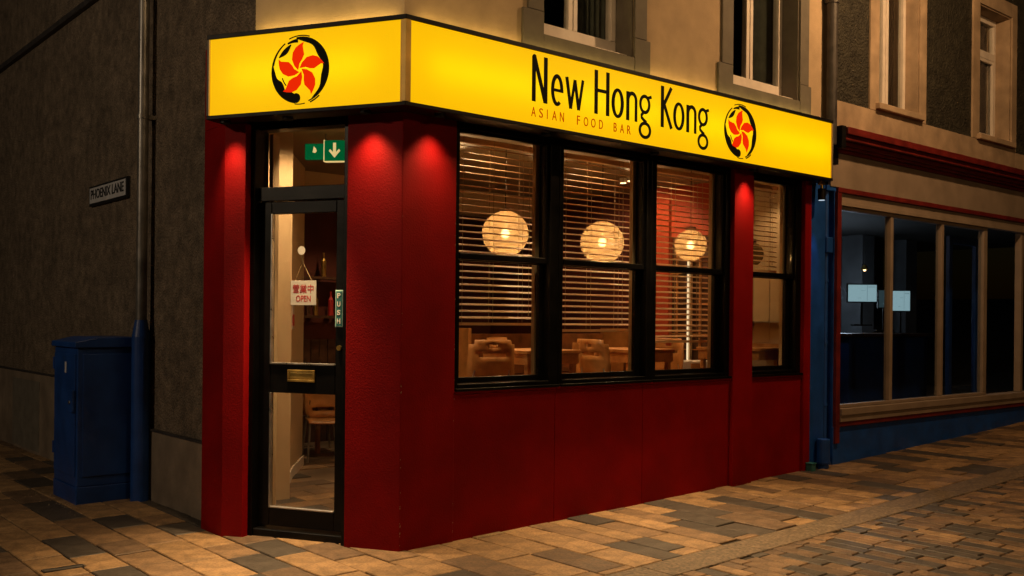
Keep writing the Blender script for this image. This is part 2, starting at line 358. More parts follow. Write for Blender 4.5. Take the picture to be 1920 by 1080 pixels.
part('plinth_bead', MB(SF).box(-16, -2.0, -0.035, -0.0005, 0.8655, 0.8845), M['pipeblack'], R)
part('plinth_bead', MB(SF).box(-1.99, -0.32, -0.035, -0.0005, 0.5605, 0.5745), M['pipeblack'], R)
# chamfer and front upper walls
part('upper_wall', MB(CF).box(-1.13, 0, 0.0, 0.2, 3.41, 9), M['beige'], R)
part('upper_wall', MB(CF).box(-1.33, 0, 0.001, 0.12, 2.88, 3.408), M['dark'], R)
A0, A1, B0, B1 = 1.19, 2.145, 3.39, 4.395
W = MB()
W.box(0, A0, 0, 0.25, 3.41, 9).box(A1, B0, 0, 0.25, 3.41, 9).box(B1, 4.975, 0, 0.25, 3.41, 9)
W.box(A0, A1, 0, 0.25, 3.41, 3.565).box(B0, B1, 0, 0.25, 3.41, 3.565).box(A0, A1, 0, 0.25, 5.6, 9).box(B0, B1, 0, 0.25, 5.6, 9)
part('upper_wall', W, M['beige'], R)
part('lintel_wall', MB().box(0.0, 4.975, 0.001, 0.12, 2.88, 3.408), M['dark'], R)
for a0, a1 in ((A0, A1), (B0, B1)):
    s = MB()
    s.box(a0-0.15, a0-0.001, -0.022, -0.001, 3.72, 5.75).box(a1+0.001, a1+0.14, -0.022, -0.001, 3.72, 5.75)
    s.box(a0-0.20, a0-0.001, -0.024, -0.001, 3.42, 3.718).box(a1+0.001, a1+0.18, -0.024, -0.001, 3.42, 3.718)
    s.box(a0, a1, -0.021, -0.001, 3.42, 3.563).box(a0, a1, -0.021, -0.001, 5.603, 5.75)
    part('window_surround', s, M['stone'], R, bevel=0.004)
    part('window_reveal', MB().box(a0+0.001, a0+0.012, 0.0, 0.20, 3.567, 5.598).box(a1-0.012, a1-0.001, 0.0, 0.20, 3.567, 5.598), M['stone'], R)
    f = MB(); zc = 3.575
    f.box(a0+0.014, a0+0.07, 0.17, 0.235, zc+0.145, 5.52).box(a1-0.07, a1-0.014, 0.17, 0.235, zc+0.145, 5.52).box(a0+0.014, a1-0.014, 0.17, 0.235, zc, zc+0.143).box(a0+0.014, a1-0.014, 0.17, 0.235, 5.522, 5.595)
    mid = (a0+a1)/2
    f.box(mid-0.048, mid-0.003, 0.18, 0.235, zc+0.145, 5.52).box(mid+0.003, mid+0.044, 0.176, 0.235, zc+0.145, 5.52)
    wd = part('upper_window', f, M['white'], R, bevel=0.004)
    part('pane', MB().box(a0+0.072, mid-0.05, 0.20, 0.206, zc+0.147, 5.518), M['glass'], wd)
    part('pane', MB().box(mid+0.046, a1-0.072, 0.20, 0.206, zc+0.147, 5.518), M['glass'], wd)
    part('sill', MB().box(a0+0.013, a1-0.013, 0.05, 0.169, zc-0.009, zc+0.02), M['white'], wd)
    cu = MB(); n = 14
    x0, x1 = (a0+a1)/2+0.16, a1-0.03
    cp = [(x0+(x1-x0)*i/n, 0.30+0.02*math.sin(i*2.1)) for i in range(n+1)]
    cu.prism(cp+[(p[0], p[1]+0.01) for p in reversed(cp)], 3.6, 5.6); part('curtain', cu, M['curtain'], wd)
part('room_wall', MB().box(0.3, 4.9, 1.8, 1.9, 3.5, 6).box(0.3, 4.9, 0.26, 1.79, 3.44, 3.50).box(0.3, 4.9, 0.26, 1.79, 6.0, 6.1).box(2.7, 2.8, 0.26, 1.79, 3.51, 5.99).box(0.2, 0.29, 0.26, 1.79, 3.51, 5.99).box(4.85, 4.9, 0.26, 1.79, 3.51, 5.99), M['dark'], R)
# pillars
c = CF(-0.405, 0); c2 = CF(-0.405, 0.2)
part('corner_pillar', MB().prism([(c.x, c.y), (0, 0), (0.433, 0), (0.433, 0.2), (0.12, 0.2), (c2.x, c2.y)], -0.2, 2.875), M['red'], R, bevel=0.004)
P0 = CF(-1.37, 0); P1 = CF(-1.2, 0); P2 = CF(-1.2, 0.2)
part('left_pillar', MB().prism([(P0.x, P0.y), (P1.x, P1.y), (P2.x, P2.y), (-0.556, P0.y+0.20), (-0.556, P0.y+0.35), (P0.x, P0.y+0.35)], -0.2, 2.834).prism([(P0.x, P0.y+0.03), (-0.556, P0.y+0.03), (-0.556, P0.y+0.35), (P0.x, P0.y+0.35)], 2.8345, 3.42), M['red'], R, bevel=0.004)
part('pillar', MB().box(3.428, 3.702, -0.022, 0.16, -0.2, 2.87), M['red'], R, bevel=0.004)
part('pillar', MB().box(4.502, 4.604, -0.022, 0.16, -0.2, 2.87), M['red'], R, bevel=0.004)
for a, b in ((0.436, 1.361), (1.364, 2.311), (2.314, 3.425), (3.705, 4.499)):
    part('riser_panel', MB().box(a, b, 0.012, 0.10, -0.2, 0.995), M['red'], R, bevel=0.003)
    part('riser_ledge', MB().box(a, b, -0.006, 0.03, 0.998, 1.012), M['red'], R, bevel=0.002)
# ground floor windows
WN = [(0.437, 1.395, 0.495, 1.283, 0.535, 1.268), (1.399, 2.405, 1.463, 2.331, 1.495, 2.295), (2.409, 3.426, 2.492, 3.340, 2.530, 3.300), (3.704, 4.500, 3.757, 4.400, 3.800, 4.360)]
for (f0, f1, a, b, c_, d_) in WN:
    f = MB(); y0, y1 = 0.02, 0.145
    f.box(f0, a-0.024, y0, y1, 1.013, 2.865).box(b+0.024, f1, y0, y1, 1.013, 2.865).box(a-0.023, b+0.023, y0, y1, 2.80, 2.865).box(a-0.023, b+0.023, y0, y1, 1.013, 1.06)
    win = part('window', f, M['black'], R, bevel=0.004)
    s = MB(); s.box(a-0.023, a, 0.045, 0.083, 1.912, 2.797).box(b, b+0.023, 0.045, 0.083, 1.912, 2.797).box(a+0.001, b-0.001, 0.045, 0.083, 2.775, 2.797).box(a+0.001, b-0.001, 0.040, 0.083, 1.912, 1.955)
    part('upper_sash', s, M['black'], win, bevel=0.004)
    s = MB(); s.box(a-0.023, c_, 0.088, 0.125, 1.063, 1.94).box(d_, b+0.023, 0.088, 0.125, 1.063, 1.94).box(c_+0.001, d_-0.001, 0.088, 0.125, 1.063, 1.102).box(c_+0.001, d_-0.001, 0.088, 0.125, 1.905, 1.94)
    part('lower_sash', s, M['black'], win, bevel=0.004)
    part('pane', MB().box(a+0.001, b-0.001, 0.064, 0.069, 1.956, 2.774), M['glass'], win)
    part('pane', MB().box(c_+0.001, d_-0.001, 0.104, 0.109, 1.103, 1.904), M['glass'], win)
    part('sill', MB().box(f0+0.002, f1-0.002, -0.014, 0.019, 1.014, 1.032), M['black'], win, bevel=0.003)
    part('catch', MB().box((a+b)/2-0.05, (a+b)/2+0.05, 0.086, 0.10, 1.942, 1.955), M['brass'], win)
    part('lining', MB().box(b-0.010, b+0.05, 0.147, 0.182, 1.03, 2.82), M['creamin'], win)
# door facade
def q(mb): mb.tf = CF; return mb
dr = MB(CF); i0, i1 = 0.10, 0.22
dr.box(-1.345, -1.165, 0.06, i1, -0.1, 2.872).box(-1.164, -0.442, i0, i1, 2.80, 2.872).box(-0.441, -0.406, 0.02, i1, -0.1, 2.872).box(-1.164, -0.442, i0, i1, 2.395-0.09, 2.40)
door_frame = part('door_frame', dr, M['black'], R, bevel=0.004)
part('transom_pane', MB(CF).box(-1.163, -0.443, 0.155, 0.161, 2.401, 2.799), M['glass'], door_frame)
part('lining', MB(CF).box(-1.16, -1.13, 0.222, 0.30, 0.1, 2.79), M['creamin'], door_frame)
d = MB(CF); i0, i1 = 0.125, 0.17; dx0, dx1 = -1.163, -0.444
d.box(dx0, -1.071, i0, i1, 0.06, 2.30).box(-0.556, dx1, i0, i1, 0.06, 2.30).box(-1.070, -0.557, i0, i1, 2.218, 2.30).box(-1.070, -0.557, i0, i1, 0.982, 1.178).box(-1.070, -0.557, i0, i1, 0.06, 0.185)
door = part('door', d, M['black'], R, bevel=0.004)
part('pane', MB(CF).box(-1.070, -0.557, 0.145, 0.151, 1.179, 2.217), M['glass'], door)
part('pane', MB(CF).box(-1.070, -0.557, 0.145, 0.151, 0.186, 0.981), M['glass'], door)
bead = MB(CF)
for z0, z1 in ((1.179, 2.217), (0.186, 0.981)):
    bead.box(-1.070, -1.058, 0.115, 0.144, z0, z1).box(-1.0575, -0.557, 0.115, 0.144, z0, z0+0.012)
part('glazing_bead', bead, M['chrome'], door, bevel=0.002)
lb = MB(CF).box(-0.925, -0.710, 0.113, 0.124, 1.062, 1.078).box(-0.925, -0.710, 0.113, 0.124, 1.128, 1.144).box(-0.925, -0.908, 0.113, 0.124, 1.0785, 1.1275).box(-0.727, -0.710, 0.113, 0.124, 1.0785, 1.1275)
part('letterbox', lb, M['brass'], door, bevel=0.002)
part('letterbox', MB(CF).box(-0.906, -0.729, 0.117, 0.124, 1.081, 1.126), M['brass'], door, bevel=0.003, label='brass flap of the letterbox')
part('lock', MB(CF).cyl((-0.522, 0.108, 1.30), (-0.522, 0.125, 1.30), 0.017), M['brass'], door)
part('push_plate', MB(CF).box(-0.553, -0.494, 0.112, 0.124, 1.44, 1.69), M['tealpale'], door, bevel=0.004)
part('push_plate', MB(CF).box(-0.545, -0.502, 0.1095, 0.112, 1.449, 1.681), M['teal'], door, label='dark teal enamel field of the push plate')
for k, ch in enumerate('PUSH'):
    part('lettering', text_mb(ch, -0.536, -0.511, 1.635-0.057*k, 1.67-0.057*k, 0.1093, 0.002, CF, 0.02), M['openplate'], door)
part('threshold', MB(CF).box(-1.163, -0.41, 0.07, 0.22, -0.1, 0.046), M['black'], R, bevel=0.006)
part('ground_floor_wall', MB(CF).box(-1.345, -1.22, 0.225, 0.3, -0.1, 2.87), M['dark'], R)
# floor, walls and ceiling of the dining room
part('floor', MB().prism([(0.03, 0.16), (4.99, 0.16), (4.99, 5.6), (-0.42, 5.6), (-0.42, 1.3), (CF(-0.9, 0.23).x, CF(-0.9, 0.23).y), (CF(-0.42, 0.23).x, CF(-0.42, 0.23).y)], -0.1, 0.05), M['floorin'], R)
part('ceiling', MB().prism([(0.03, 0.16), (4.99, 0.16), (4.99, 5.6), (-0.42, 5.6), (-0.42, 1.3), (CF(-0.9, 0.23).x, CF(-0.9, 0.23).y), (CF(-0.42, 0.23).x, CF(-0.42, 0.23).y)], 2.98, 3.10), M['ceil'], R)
part('back_wall', MB().box(-0.42, 3.05, 5.0, 5.1, 0.05, 2.98).box(3.95, 4.9, 5.0, 5.1, 0.05, 2.98).box(3.051, 3.949, 5.0, 5.1, 2.30, 2.98), M['wallin'], R)
part('back_room', MB().box(2.9, 4.1, 5.5, 5.6, 0.05, 2.9), M['dark'], R)
part('side_wall', MB().box(-0.42, -0.40, 1.3, 5.0, 0.05, 2.98), M['wallin'], R)
RW = 4.78
part('side_wall', MB().box(RW, RW+0.1, 0.15, 0.95, 0.05, 2.98), M['creamin'], R)
part('side_wall', MB().box(RW, RW+0.1, 0.951, 1.85, 2.42, 2.98).box(RW-0.04, RW+0.1, 1.851, 2.25, 0.05, 2.98), M['orange'], R, label='orange red section of the dining room wall')
part('side_wall', MB().box(RW, RW+0.1, 2.251, 5.0, 0.05, 2.98), M['wallin'], R)
pc = MB().box(RW+0.02, RW+0.1, 0.951, 1.85, 0.05, 2.419)
part('dark_panel', pc, M['darkwood'], R)
gr = MB()
for k in range(6): gr.box(RW-0.005, RW+0.019, 0.96+k*0.16, 0.975+k*0.16, 0.6, 2.41)
for k in range(11): gr.box(RW-0.002, RW+0.018, 0.955, 1.845, 0.7+k*0.165, 0.712+k*0.165)
part('lattice', gr, M['wood'], R)
part('partition', MB().box(-0.39, 0.18, 1.83, 1.93, 0.05, 2.975), M['creamin'], R, bevel=0.004)
part('partition', MB().prism([(0.18, 1.935), (0.68, 2.78), (1.14, 3.42), (1.06, 3.48), (0.60, 2.84), (0.10, 1.935)], 0.05, 2.975), M['creamin'], R)
part('skirting_board', MB().prism([(0.185, 1.93), (0.69, 2.76), (1.155, 3.41), (1.145, 3.415), (0.681, 2.775), (0.181, 1.94)], 0.052, 0.15), M['white'], R)
part('bulkhead', MB().box(1.2, 4.6, 3.6, 3.9, 2.72, 2.978), M['creamin'], R)
part('platform', MB().prism([(1.05, 0.33), (RW-0.06, 0.33), (RW-0.06, 3.0), (2.0, 3.0), (1.7, 2.2), (1.05, 1.5)], 0.051, 0.50), M['floorin'], R)
dado = MB()
for k in range(16): dado.box(1.3+k*0.11, 1.40+k*0.11, 4.96, 4.998, 0.06, 1.25)
part('dado_panelling', dado, M['darkwood'], R)
fr = MB().box(2.97, 3.05, 4.95, 4.999, 0.06, 2.38).box(3.95, 4.03, 4.95, 4.999, 0.06, 2.38).box(3.051, 3.949, 4.95, 4.999, 2.30, 2.38)
part('doorway_frame', fr, M['darkwood'], R, bevel=0.004)

# ------------------------------------------------------------ shop sign
S = thing('shop_sign', 'long yellow illuminated sign wrapping the corner above the red restaurant front', 'sign', (0, 0, 2.83))
b0, b1 = CF(-1.392, -0.18), CF(-1.392, -0.003)
poly = [(b0.x, b0.y), (-0.105, -0.18), (4.705, -0.18), (4.705, -0.003), (0.0, -0.003), (b1.x, b1.y)]
part('sign_casing', MB().prism(poly, 2.832, 2.858), M['signblack'], S, bevel=0.003)
part('sign_casing', MB().prism(poly, 3.372, 3.402), M['signblack'], S, bevel=0.003)
e = MB().box(4.690, 4.705, -0.179, -0.004, 2.859, 3.371).box(0.03, 4.689, -0.012, -0.004, 2.859, 3.371)
e.tf = CF; e.box(-1.392, -1.377, -0.179, -0.004, 2.859, 3.371).box(-1.376, -0.03, -0.012, -0.004, 2.859, 3.371)
part('sign_back', e, M['stone'], S)
part('sign_face', MB().box(-0.075, 4.689, -0.172, -0.168, 2.859, 3.371), M['face'], S)
part('sign_face', MB(CF).box(-1.376, 0.075, -0.172, -0.168, 2.859, 3.371), M['face'], S)
part('corner_trim', MB().prism([(CF(0.075, -0.181).x, CF(0.075, -0.181).y), (-0.106, -0.181), (-0.075, -0.181), (-0.078, -0.165), CF(0.078, -0.165)[:2]], 2.859, 3.371), M['jamb'], S, bevel=0.002)
for tf_, a_, b_ in ((ID, 4.676, 4.689), (ID, -0.073, -0.066), (CF, -1.376, -1.368), (CF, 0.066, 0.073)):
    part('edge_bead', MB(tf_).box(a_, b_, -0.178, -0.173, 2.859, 3.371), M['jamb'], S)
# tubes inside the casing
TB = 4.0
for k in range(4):
    x = 0.6+1.18*k
    d_ = bpy.data.lights.new('sign_tube', 'AREA'); d_.shape = 'RECTANGLE'; d_.size = 1.05; d_.size_y = 0.10; d_.energy = TB; d_.color = (1, 0.9, 0.6)
    o = bpy.data.objects.new('sign_tube', d_); sc.collection.objects.link(o); o.parent = S
    o.matrix_world = MF @ Matrix.Translation((x, -0.02, 3.115)) @ Matrix.Rotation(rad(-90), 4, 'X')
d_ = bpy.data.lights.new('sign_tube', 'AREA'); d_.shape = 'RECTANGLE'; d_.size = 1.1; d_.size_y = 0.10; d_.energy = TB; d_.color = (1, 0.9, 0.6)
o = bpy.data.objects.new('sign_tube', d_); sc.collection.objects.link(o); o.parent = S
p = CF(-0.66, -0.02, 3.115); o.matrix_world = MF @ Matrix.Translation(p) @ Matrix.Rotation(rad(-60.6), 4, 'Z') @ Matrix.Rotation(rad(-90), 4, 'X')

# light spilling from the slot along the top of the casing
def top_spill(tf, x0, x1, rot, power):
    part('light_slot', MB(tf).box(x0, x1, -0.05, -0.03, 3.4025, 3.407), M['lenslow'], S)
    d_ = bpy.data.lights.new('sign_spill', 'AREA'); d_.shape = 'RECTANGLE'; d_.size = x1-x0; d_.size_y = 0.02; d_.energy = power; d_.color = (1, 0.66, 0.16)
    o = bpy.data.objects.new('sign_spill', d_); sc.collection.objects.link(o); o.parent = S
    p = tf((x0+x1)/2, -0.055, 3.415); o.matrix_world = MF @ Matrix.Translation(p) @ Matrix.Rotation(rot, 4, 'Z') @ Matrix.Rotation(rad(150), 4, 'X')
top_spill(ID, 0.1, 4.6, 0, 3.2); top_spill(CF, -1.1, -0.05, rad(-60.6), 1.15)

# lettering strokes
YF = -0.1722; layer = [0]
def stroke(mb, pts, wd, y=YF):
    layer[0] += 1; t = 0.0008+0.00025*(layer[0] % 7)
    if not isinstance(wd, (list, tuple)): wd = [wd]*len(pts)
    L_, R_ = [], []
    closed = (abs(pts[0][0]-pts[-1][0])+abs(pts[0][1]-pts[-1][1])) < 1e-6
    for i, p in enumerate(pts):
        a = pts[i-1] if i > 0 else (pts[-2] if closed else p); b = pts[i+1] if i < len(pts)-1 else (pts[1] if closed else p)
        dx, dz = b[0]-a[0], b[1]-a[1]; l = math.hypot(dx, dz) or 1; nx, nz = -dz/l, dx/l; h = wd[i]/2
        L_.append((p[0]+nx*h, p[1]+nz*h)); R_.append((p[0]-nx*h, p[1]-nz*h))
    n = len(pts); V = []
    for (yy) in (y-t, y):
        V += [(a[0], yy, a[1]) for a in L_]+[(a[0], yy, a[1]) for a in R_]
    F = []
    for i in range(n-1):
        F += [(i, i+1, n+i+1, n+i), (2*n+i, 2*n+i+1, i+1, i), (n+i, n+i+1, 3*n+i+1, 3*n+i)]
    F += [(0, n, 3*n, 2*n), (n-1, 3*n-1, 4*n-1, 2*n-1)]
    mb.add(V, F)
def arc(cx, cz, rx, rz, a0, a1, n=22):
    return [(cx+rx*math.cos(rad(a0+(a1-a0)*i/n)), cz+rz*math.sin(rad(a0+(a1-a0)*i/n))) for i in range(n+1)]
Bz, Cz, Xz = 3.018, 3.340, 3.240; SW = 0.036
def glyph(ch, x0, x1):
    m = MB(); h = SW/2; st = lambda p, w_=SW: stroke(m, p, w_)
    cx = (x0+x1)/2; rx = (x1-x0)/2-h
    if ch == 'N':
        st([(x0+h, Bz), (x0+h, Cz-0.01)]); st([(x1-h, Bz), (x1-h, Cz)]); st([(x0+h+0.002, Cz-0.005), (x1-h-0.002, Bz+0.005)], 0.034); m.flat(arc(x0+h+0.003, Cz-0.012, h, h, 0, 360, 12)[:-1], YF, 0.0028)
    if ch == 'H': st([(x0+h, Bz), (x0+h, Cz)]); st([(x1-h, Bz), (x1-h, Cz)]); st([(x0+h, 3.193), (x1-h, 3.193)], 0.026)
    if ch == 'K': st([(x0+h, Bz), (x0+h, Cz)]); st([(x0+h, 3.165), (x1-h-0.004, Cz)], 0.031); st([(x0+h+0.022, 3.20), (x1-h, Bz)], 0.033)
    if ch == 'o': st(arc(cx, (Bz+Xz)/2, rx, (Xz-Bz)/2-0.012, 0, 360, 36), [0.024+0.010*abs(math.cos(rad(10*i))) for i in range(37)])
    if ch == 'e': st(arc(cx, (Bz+Xz)/2, rx, (Xz-Bz)/2-0.012, 0, 305, 32), [0.030]*26+[0.030-0.0008*i for i in range(7)]); st([(x0+h, 3.128), (x1-0.002, 3.128)], 0.022)
    if ch == 'w':
        q1 = x0+(x1-x0)*0.30; q2 = x0+(x1-x0)*0.70
        st([(x0+h, Xz), (q1, Bz)], 0.030); st([(q1, Bz), (cx, Xz-0.01)], 0.026); st([(cx, Xz-0.01), (q2, Bz)], 0.030); st([(q2, Bz), (x1-h, Xz)], 0.026)
    if ch == 'n':
        st([(x0+h, Bz), (x0+h, Xz-0.003)]); st([(x0+h, 3.165)]+arc(cx+0.002, 3.175, rx-0.002, 0.052, 160, 0, 14)+[(x1-h, Bz)], 0.030)
    if ch == 'g':
        gc = x0+(x1-x0)*0.46
        st(arc(gc, 3.165, (x1-x0)*0.34, 0.062, 0, 360, 30), 0.027)
        st([(gc+0.035, 3.218), (x1-0.004, 3.232)], 0.024)
        st([(gc-0.015, 3.102), (gc-0.036, 3.08), (gc-0.034, 3.06), (gc-0.005, 3.040), (gc+0.02, 3.028)], 0.026)
        st(arc(cx-0.002, 2.966, rx+0.002, 0.054, 0, 360, 30), 0.026)
    part('letter', m, M['ink'], S)
for ch, a, b in (('N', 0.946, 1.092), ('e', 1.122, 1.246), ('w', 1.258, 1.456), ('H', 1.555, 1.712), ('o', 1.733, 1.868), ('n', 1.893, 2.020), ('g', 2.032, 2.180), ('K', 2.284, 2.430), ('o', 2.430, 2.570), ('n', 2.591, 2.720), ('g', 2.732, 2.876)): glyph(ch, a, b)
x = {'ASIAN': [(0.943, 0.984), (1.016, 1.051), (1.089, 1.095), (1.139, 1.182), (1.213, 1.252)], 'FOOD': [(1.381, 1.411), (1.449, 1.494), (1.524, 1.569), (1.606, 1.646)], 'BAR': [(1.760, 1.793), (1.828, 1.872), (1.906, 1.945)]}
for wd, xs in x.items():
    for ch, (a, b) in zip(wd, xs): part('small_letter', text_mb(ch, a, b, 2.913, 2.979, YF, 0.002), M['redtext'], S)
# emblem: five petals inside a broken brush ring
PET = [(-.065,.005),(-.19,.13),(-.28,.33),(-.255,.54),(-.15,.69),(-.01,.775),(.125,.83),(.085,.73),(.108,.59),(.135,.46),(.07,.32),(-.02,.205),(-.045,.08)]
def emblem(cx, cz, r, tf):
    global YF
    for k in range(5):
        a = -72*k; ca, sa = math.cos(rad(a)), math.sin(rad(a))
        pp = [(cx+r*(p[0]*ca-p[1]*sa), cz+r*(p[0]*sa+p[1]*ca)) for p in PET]
        part('petal', MB(tf).flat(list(reversed(pp)), -0.1722, 0.002), M['petal'], S)
    m = MB(tf)
    def brush(a0, a1, ro, wf, n=26):
        pts, wd = [], []
        for i in range(n+1):
            t = i/n; wv = wf(t); pts.append((cx+r*(ro-wv/2)*math.cos(rad(a0+(a1-a0)*t)), cz+r*(ro-wv/2)*math.sin(rad(a0+(a1-a0)*t)))); wd.append(r*wv)
        stroke(m, pts, wd, -0.1722)
    brush(98, -72, 1.0, lambda t: 0.04+0.24*math.sin(math.pi*min(1, t*1.05))**0.7*(0.85+0.15*math.sin(t*21)))
    brush(168, 262, 1.0, lambda t: 0.05+0.25*min(1, t*2.4)*(0.88+0.12*math.sin(t*17)))
    m.flat(arc(cx-0.13*r, cz-0.83*r, 0.15*r, 0.15*r, 0, 360, 14)[:-1], -0.1722, 0.0031)
    brush(168, 122, 1.0, lambda t: 0.075*(1-0.5*t)); brush(150, 112, 0.86, lambda t: 0.03+0.13*math.sin(math.pi*t))
    brush(118, 95, 0.95, lambda t: 0.05+0.07*t); brush(112, 72, 1.05, lambda t: 0.035); brush(-50, -70, 1.06, lambda t: 0.045); brush(-80, -100, 1.03, lambda t: 0.03)
    brush(198, 222, 0.66, lambda t: 0.035)
    part('emblem_ring', m, M['ink'], S)
emblem(-0.664, 3.112, 0.218, CF); emblem(3.297, 3.112, 0.222, ID)

# ------------------------------------------------------------ downlights under the sign
def downlight(tf, x, y, label, power, ang=62, tilt=0.0, lit=True, r=0.022):
    p = tf(x, y, 2.832); o = thing('downlight', label, 'spotlight', (p.x, p.y, 2.79), 'small spotlights under the yellow sign')
    hs = MB(); n = 16; ro, ri = r+0.014, r+0.010
    hs.add([(p.x+q_*math.cos(2*math.pi*i/n), p.y+q_*math.sin(2*math.pi*i/n), z_) for q_, z_ in ((ro, 2.831), (ro, 2.812), (ri, 2.812), (ri, 2.831)) for i in range(n)],
           [(k*n+i, k*n+(i+1)%n, ((k+1)%4)*n+(i+1)%n, ((k+1)%4)*n+i) for k in range(4) for i in range(n)])
    part('housing', hs, M['signblack'], o)
    part('lamp', MB().cyl((p.x, p.y, 2.824), (p.x, p.y, 2.829), r), M['lenslow'], o)
    t = tf(x, y-tilt, 0); spot((p.x, p.y, 2.808), (t.x, t.y, 0), power, ang, 1.0, (1, 0.64, 0.30), 0.04, parent=o)
downlight(CF, -1.285, -0.115, 'downlight under the yellow sign over the narrow left pillar beside the door', 40, 92)
downlight(CF, -0.215, -0.115, 'downlight under the yellow sign over the door side of the corner pillar', 46, 96)
downlight(ID, 0.205, -0.115, 'downlight under the yellow sign over the street side of the corner pillar', 40, 94)
downlight(ID, 3.565, -0.115, 'downlight under the yellow sign over the slim red pillar between third and fourth window', 34, 92)
downlight(CF, -0.80, -0.10, 'downlight under the yellow sign in front of the black door', 560, 64, tilt=0.35)
downlight(ID, 2.30, -0.10, 'downlight under the yellow sign above the middle windows', 430, 80, tilt=1.0)
downlight(ID, 1.15, -0.10, 'downlight under the yellow sign above the first window', 260, 80, tilt=1.0)
# spotlight on the blue column
o = thing('wall_spotlight', 'black cylinder spotlight under the right end of the yellow sign, washing the blue column', 'spotlight', (4.66, -0.09, 2.83))
part('bracket', MB().cyl((4.66, -0.09, 2.76), (4.66, -0.09, 2.831), 0.014).box(4.63, 4.69, -0.11, -0.07, 2.80, 2.831), M['brass'], o)
part('housing', MB().cyl((4.66, -0.09, 2.66), (4.66, -0.09, 2.765), 0.036), M['signblack'], o, bevel=0.004)
part('lens', MB().cyl((4.66, -0.09, 2.655), (4.66, -0.09, 2.659), 0.028), M['lenscool'], o)
spot((4.66, -0.09, 2.64), (4.70, 0.02, 0.6), 9, 30, 1.0, (0.7, 0.85, 1), 0.01, parent=o)

# ------------------------------------------------------------ blue column and pipes between the shops
B = thing('blue_column', 'bright blue painted column with peeling paint between red restaurant and next shop', 'column', (4.75, 0, 0.1))
part('column_face', MB().box(4.607, 4.87, 0.0, 0.3, -0.1, 2.83), M['blue'], B, bevel=0.003)
part('column_recess', MB().box(4.8705, 5.02, 0.09, 0.3, -0.1, 2.83), M['blue'], B)
part('cap', MB().box(4.86, 5.02, -0.02, 0.0895, 2.78, 2.83), M['blue'], B, bevel=0.003)
ch = MB()
for k in range(26):
    z = random.uniform(0.3, 2.4); x_ = random.choice([4.612, 4.615, 4.9, 4.93, 4.96]); y_ = -0.0012 if x_ < 4.8 else 0.0885
    s_ = random.uniform(0.004, 0.010 if x_ < 4.8 else 0.02); h_ = s_*random.uniform(1, 3)
    ch.flat([(x_-s_, z), (x_, z-h_), (x_+s_*0.8, z+h_*0.1), (x_+s_*0.3, z+h_)], y_, 0.001)
part('paint_chips', ch, M['creamN'], B, stuff=True)
dp = thing('drainpipe', 'blue painted drainpipe with hopper in the recess beside the blue column', 'pipe', (4.92, 0.03, 0.1))
part('pipe', MB().cyl((4.925, 0.035, 0.20), (4.925, 0.035, 2.78), 0.03), M['blue'], dp, smooth=False)
part('hopper', MB().prism([(4.875, -0.02), (4.975, -0.02), (4.975, 0.085), (4.875, 0.085)], 2.18, 2.33), M['blue'], dp, bevel=0.008)
for z in (0.7, 1.3, 1.9): part('bracket', MB().cyl((4.925, 0.035, z), (4.925, 0.035, z+0.03), 0.037).box(4.885, 4.965, 0.06, 0.088, z, z+0.03), M['blue'], dp)
dp = thing('drainpipe', 'short thick blue pipe stub at the foot of the blue column', 'pipe', (4.76, -0.06, 0.1))
part('pipe', MB().cyl((4.77, -0.065, 0.10), (4.77, -0.065, 0.17), 0.05).cyl((4.77, -0.065, 0.17), (4.77, -0.065, 0.40), 0.062), M['blue'], dp, bevel=0.006)
part('collar', MB().cyl((4.77, -0.065, 0.165), (4.77, -0.065, 0.185), 0.068), M['navy'], dp)
jb = thing('junction_box', 'small teal grey box at ground level between red pilaster and blue column', 'box', (4.575, -0.06, 0.1))
part('box_body', MB().box(4.54, 4.61, -0.09, -0.025, 0.07, 0.175), M['teal'], jb, bevel=0.006)
part('box_lid', MB().box(4.535, 4.615, -0.095, -0.023, 0.1755, 0.19), M['teal'], jb, bevel=0.004)
dp = thing('drainpipe', 'dark cast iron drainpipe running up the facade between the two upper floors', 'pipe', (4.86, -0.075, 3.4))
part('pipe', MB().cyl((4.835, -0.075, 3.20), (4.835, -0.075, 9.0), 0.052, n=24), M['pipeblack'], dp, smooth=False)
for z in (4.55, 6.3): part('collar', MB().cyl((4.835, -0.075, z), (4.835, -0.075, z+0.07), 0.062, n=24).box(4.80, 4.87, -0.03, -0.003, z+0.01, z+0.05), M['pipeblack'], dp)

# ------------------------------------------------------------ lane: pipe, cabinet, street sign
dp = thing('drainpipe', 'grey metal drainpipe with a blue painted foot on the pebbledash lane wall', 'pipe', tuple(SF(-1.86, -0.09, 0)))
c = SF(-1.862, -0.095)
part('pipe', MB().cyl((c.x, c.y, 1.40), (c.x, c.y, 9), 0.043, n=24), M['galv'], dp)
part('foot_sleeve', MB().cyl((c.x, c.y, -0.03), (c.x, c.y, 1.33), 0.072, n=24).cyl((c.x, c.y, 1.33), (c.x, c.y, 1.47), 0.072, 0.048, n=24), M['navy'], dp, label='dark blue painted sleeve round the foot of the pipe')
part('sleeve_seam', MB().box(c.x-0.012, c.x+0.0, c.y-0.076, c.y-0.070, 0.55, 1.20), M['navy'], dp)
for z in (3.12, 5.5): part('bracket', MB().cyl((c.x, c.y, z), (c.x, c.y, z+0.035), 0.05, n=24).box(c.x+0.03, c.x+0.093, c.y-0.03, c.y+0.03, z, z+0.035), M['galv'], dp)
uc = thing('utility_cabinet', 'dark blue steel utility cabinet against the pebbledash lane wall left of the drainpipe', 'cabinet', tuple(SF(-2.3, -0.3, -0.02)))
C = MB(SF)
s0, s1, i0, i1 = -2.62, -2.00, -0.55, -0.04
part('cabinet_body', MB(SF).box(s0, s1, i0, i1, 0.12, 1.24), M['navy'], uc, bevel=0.008)
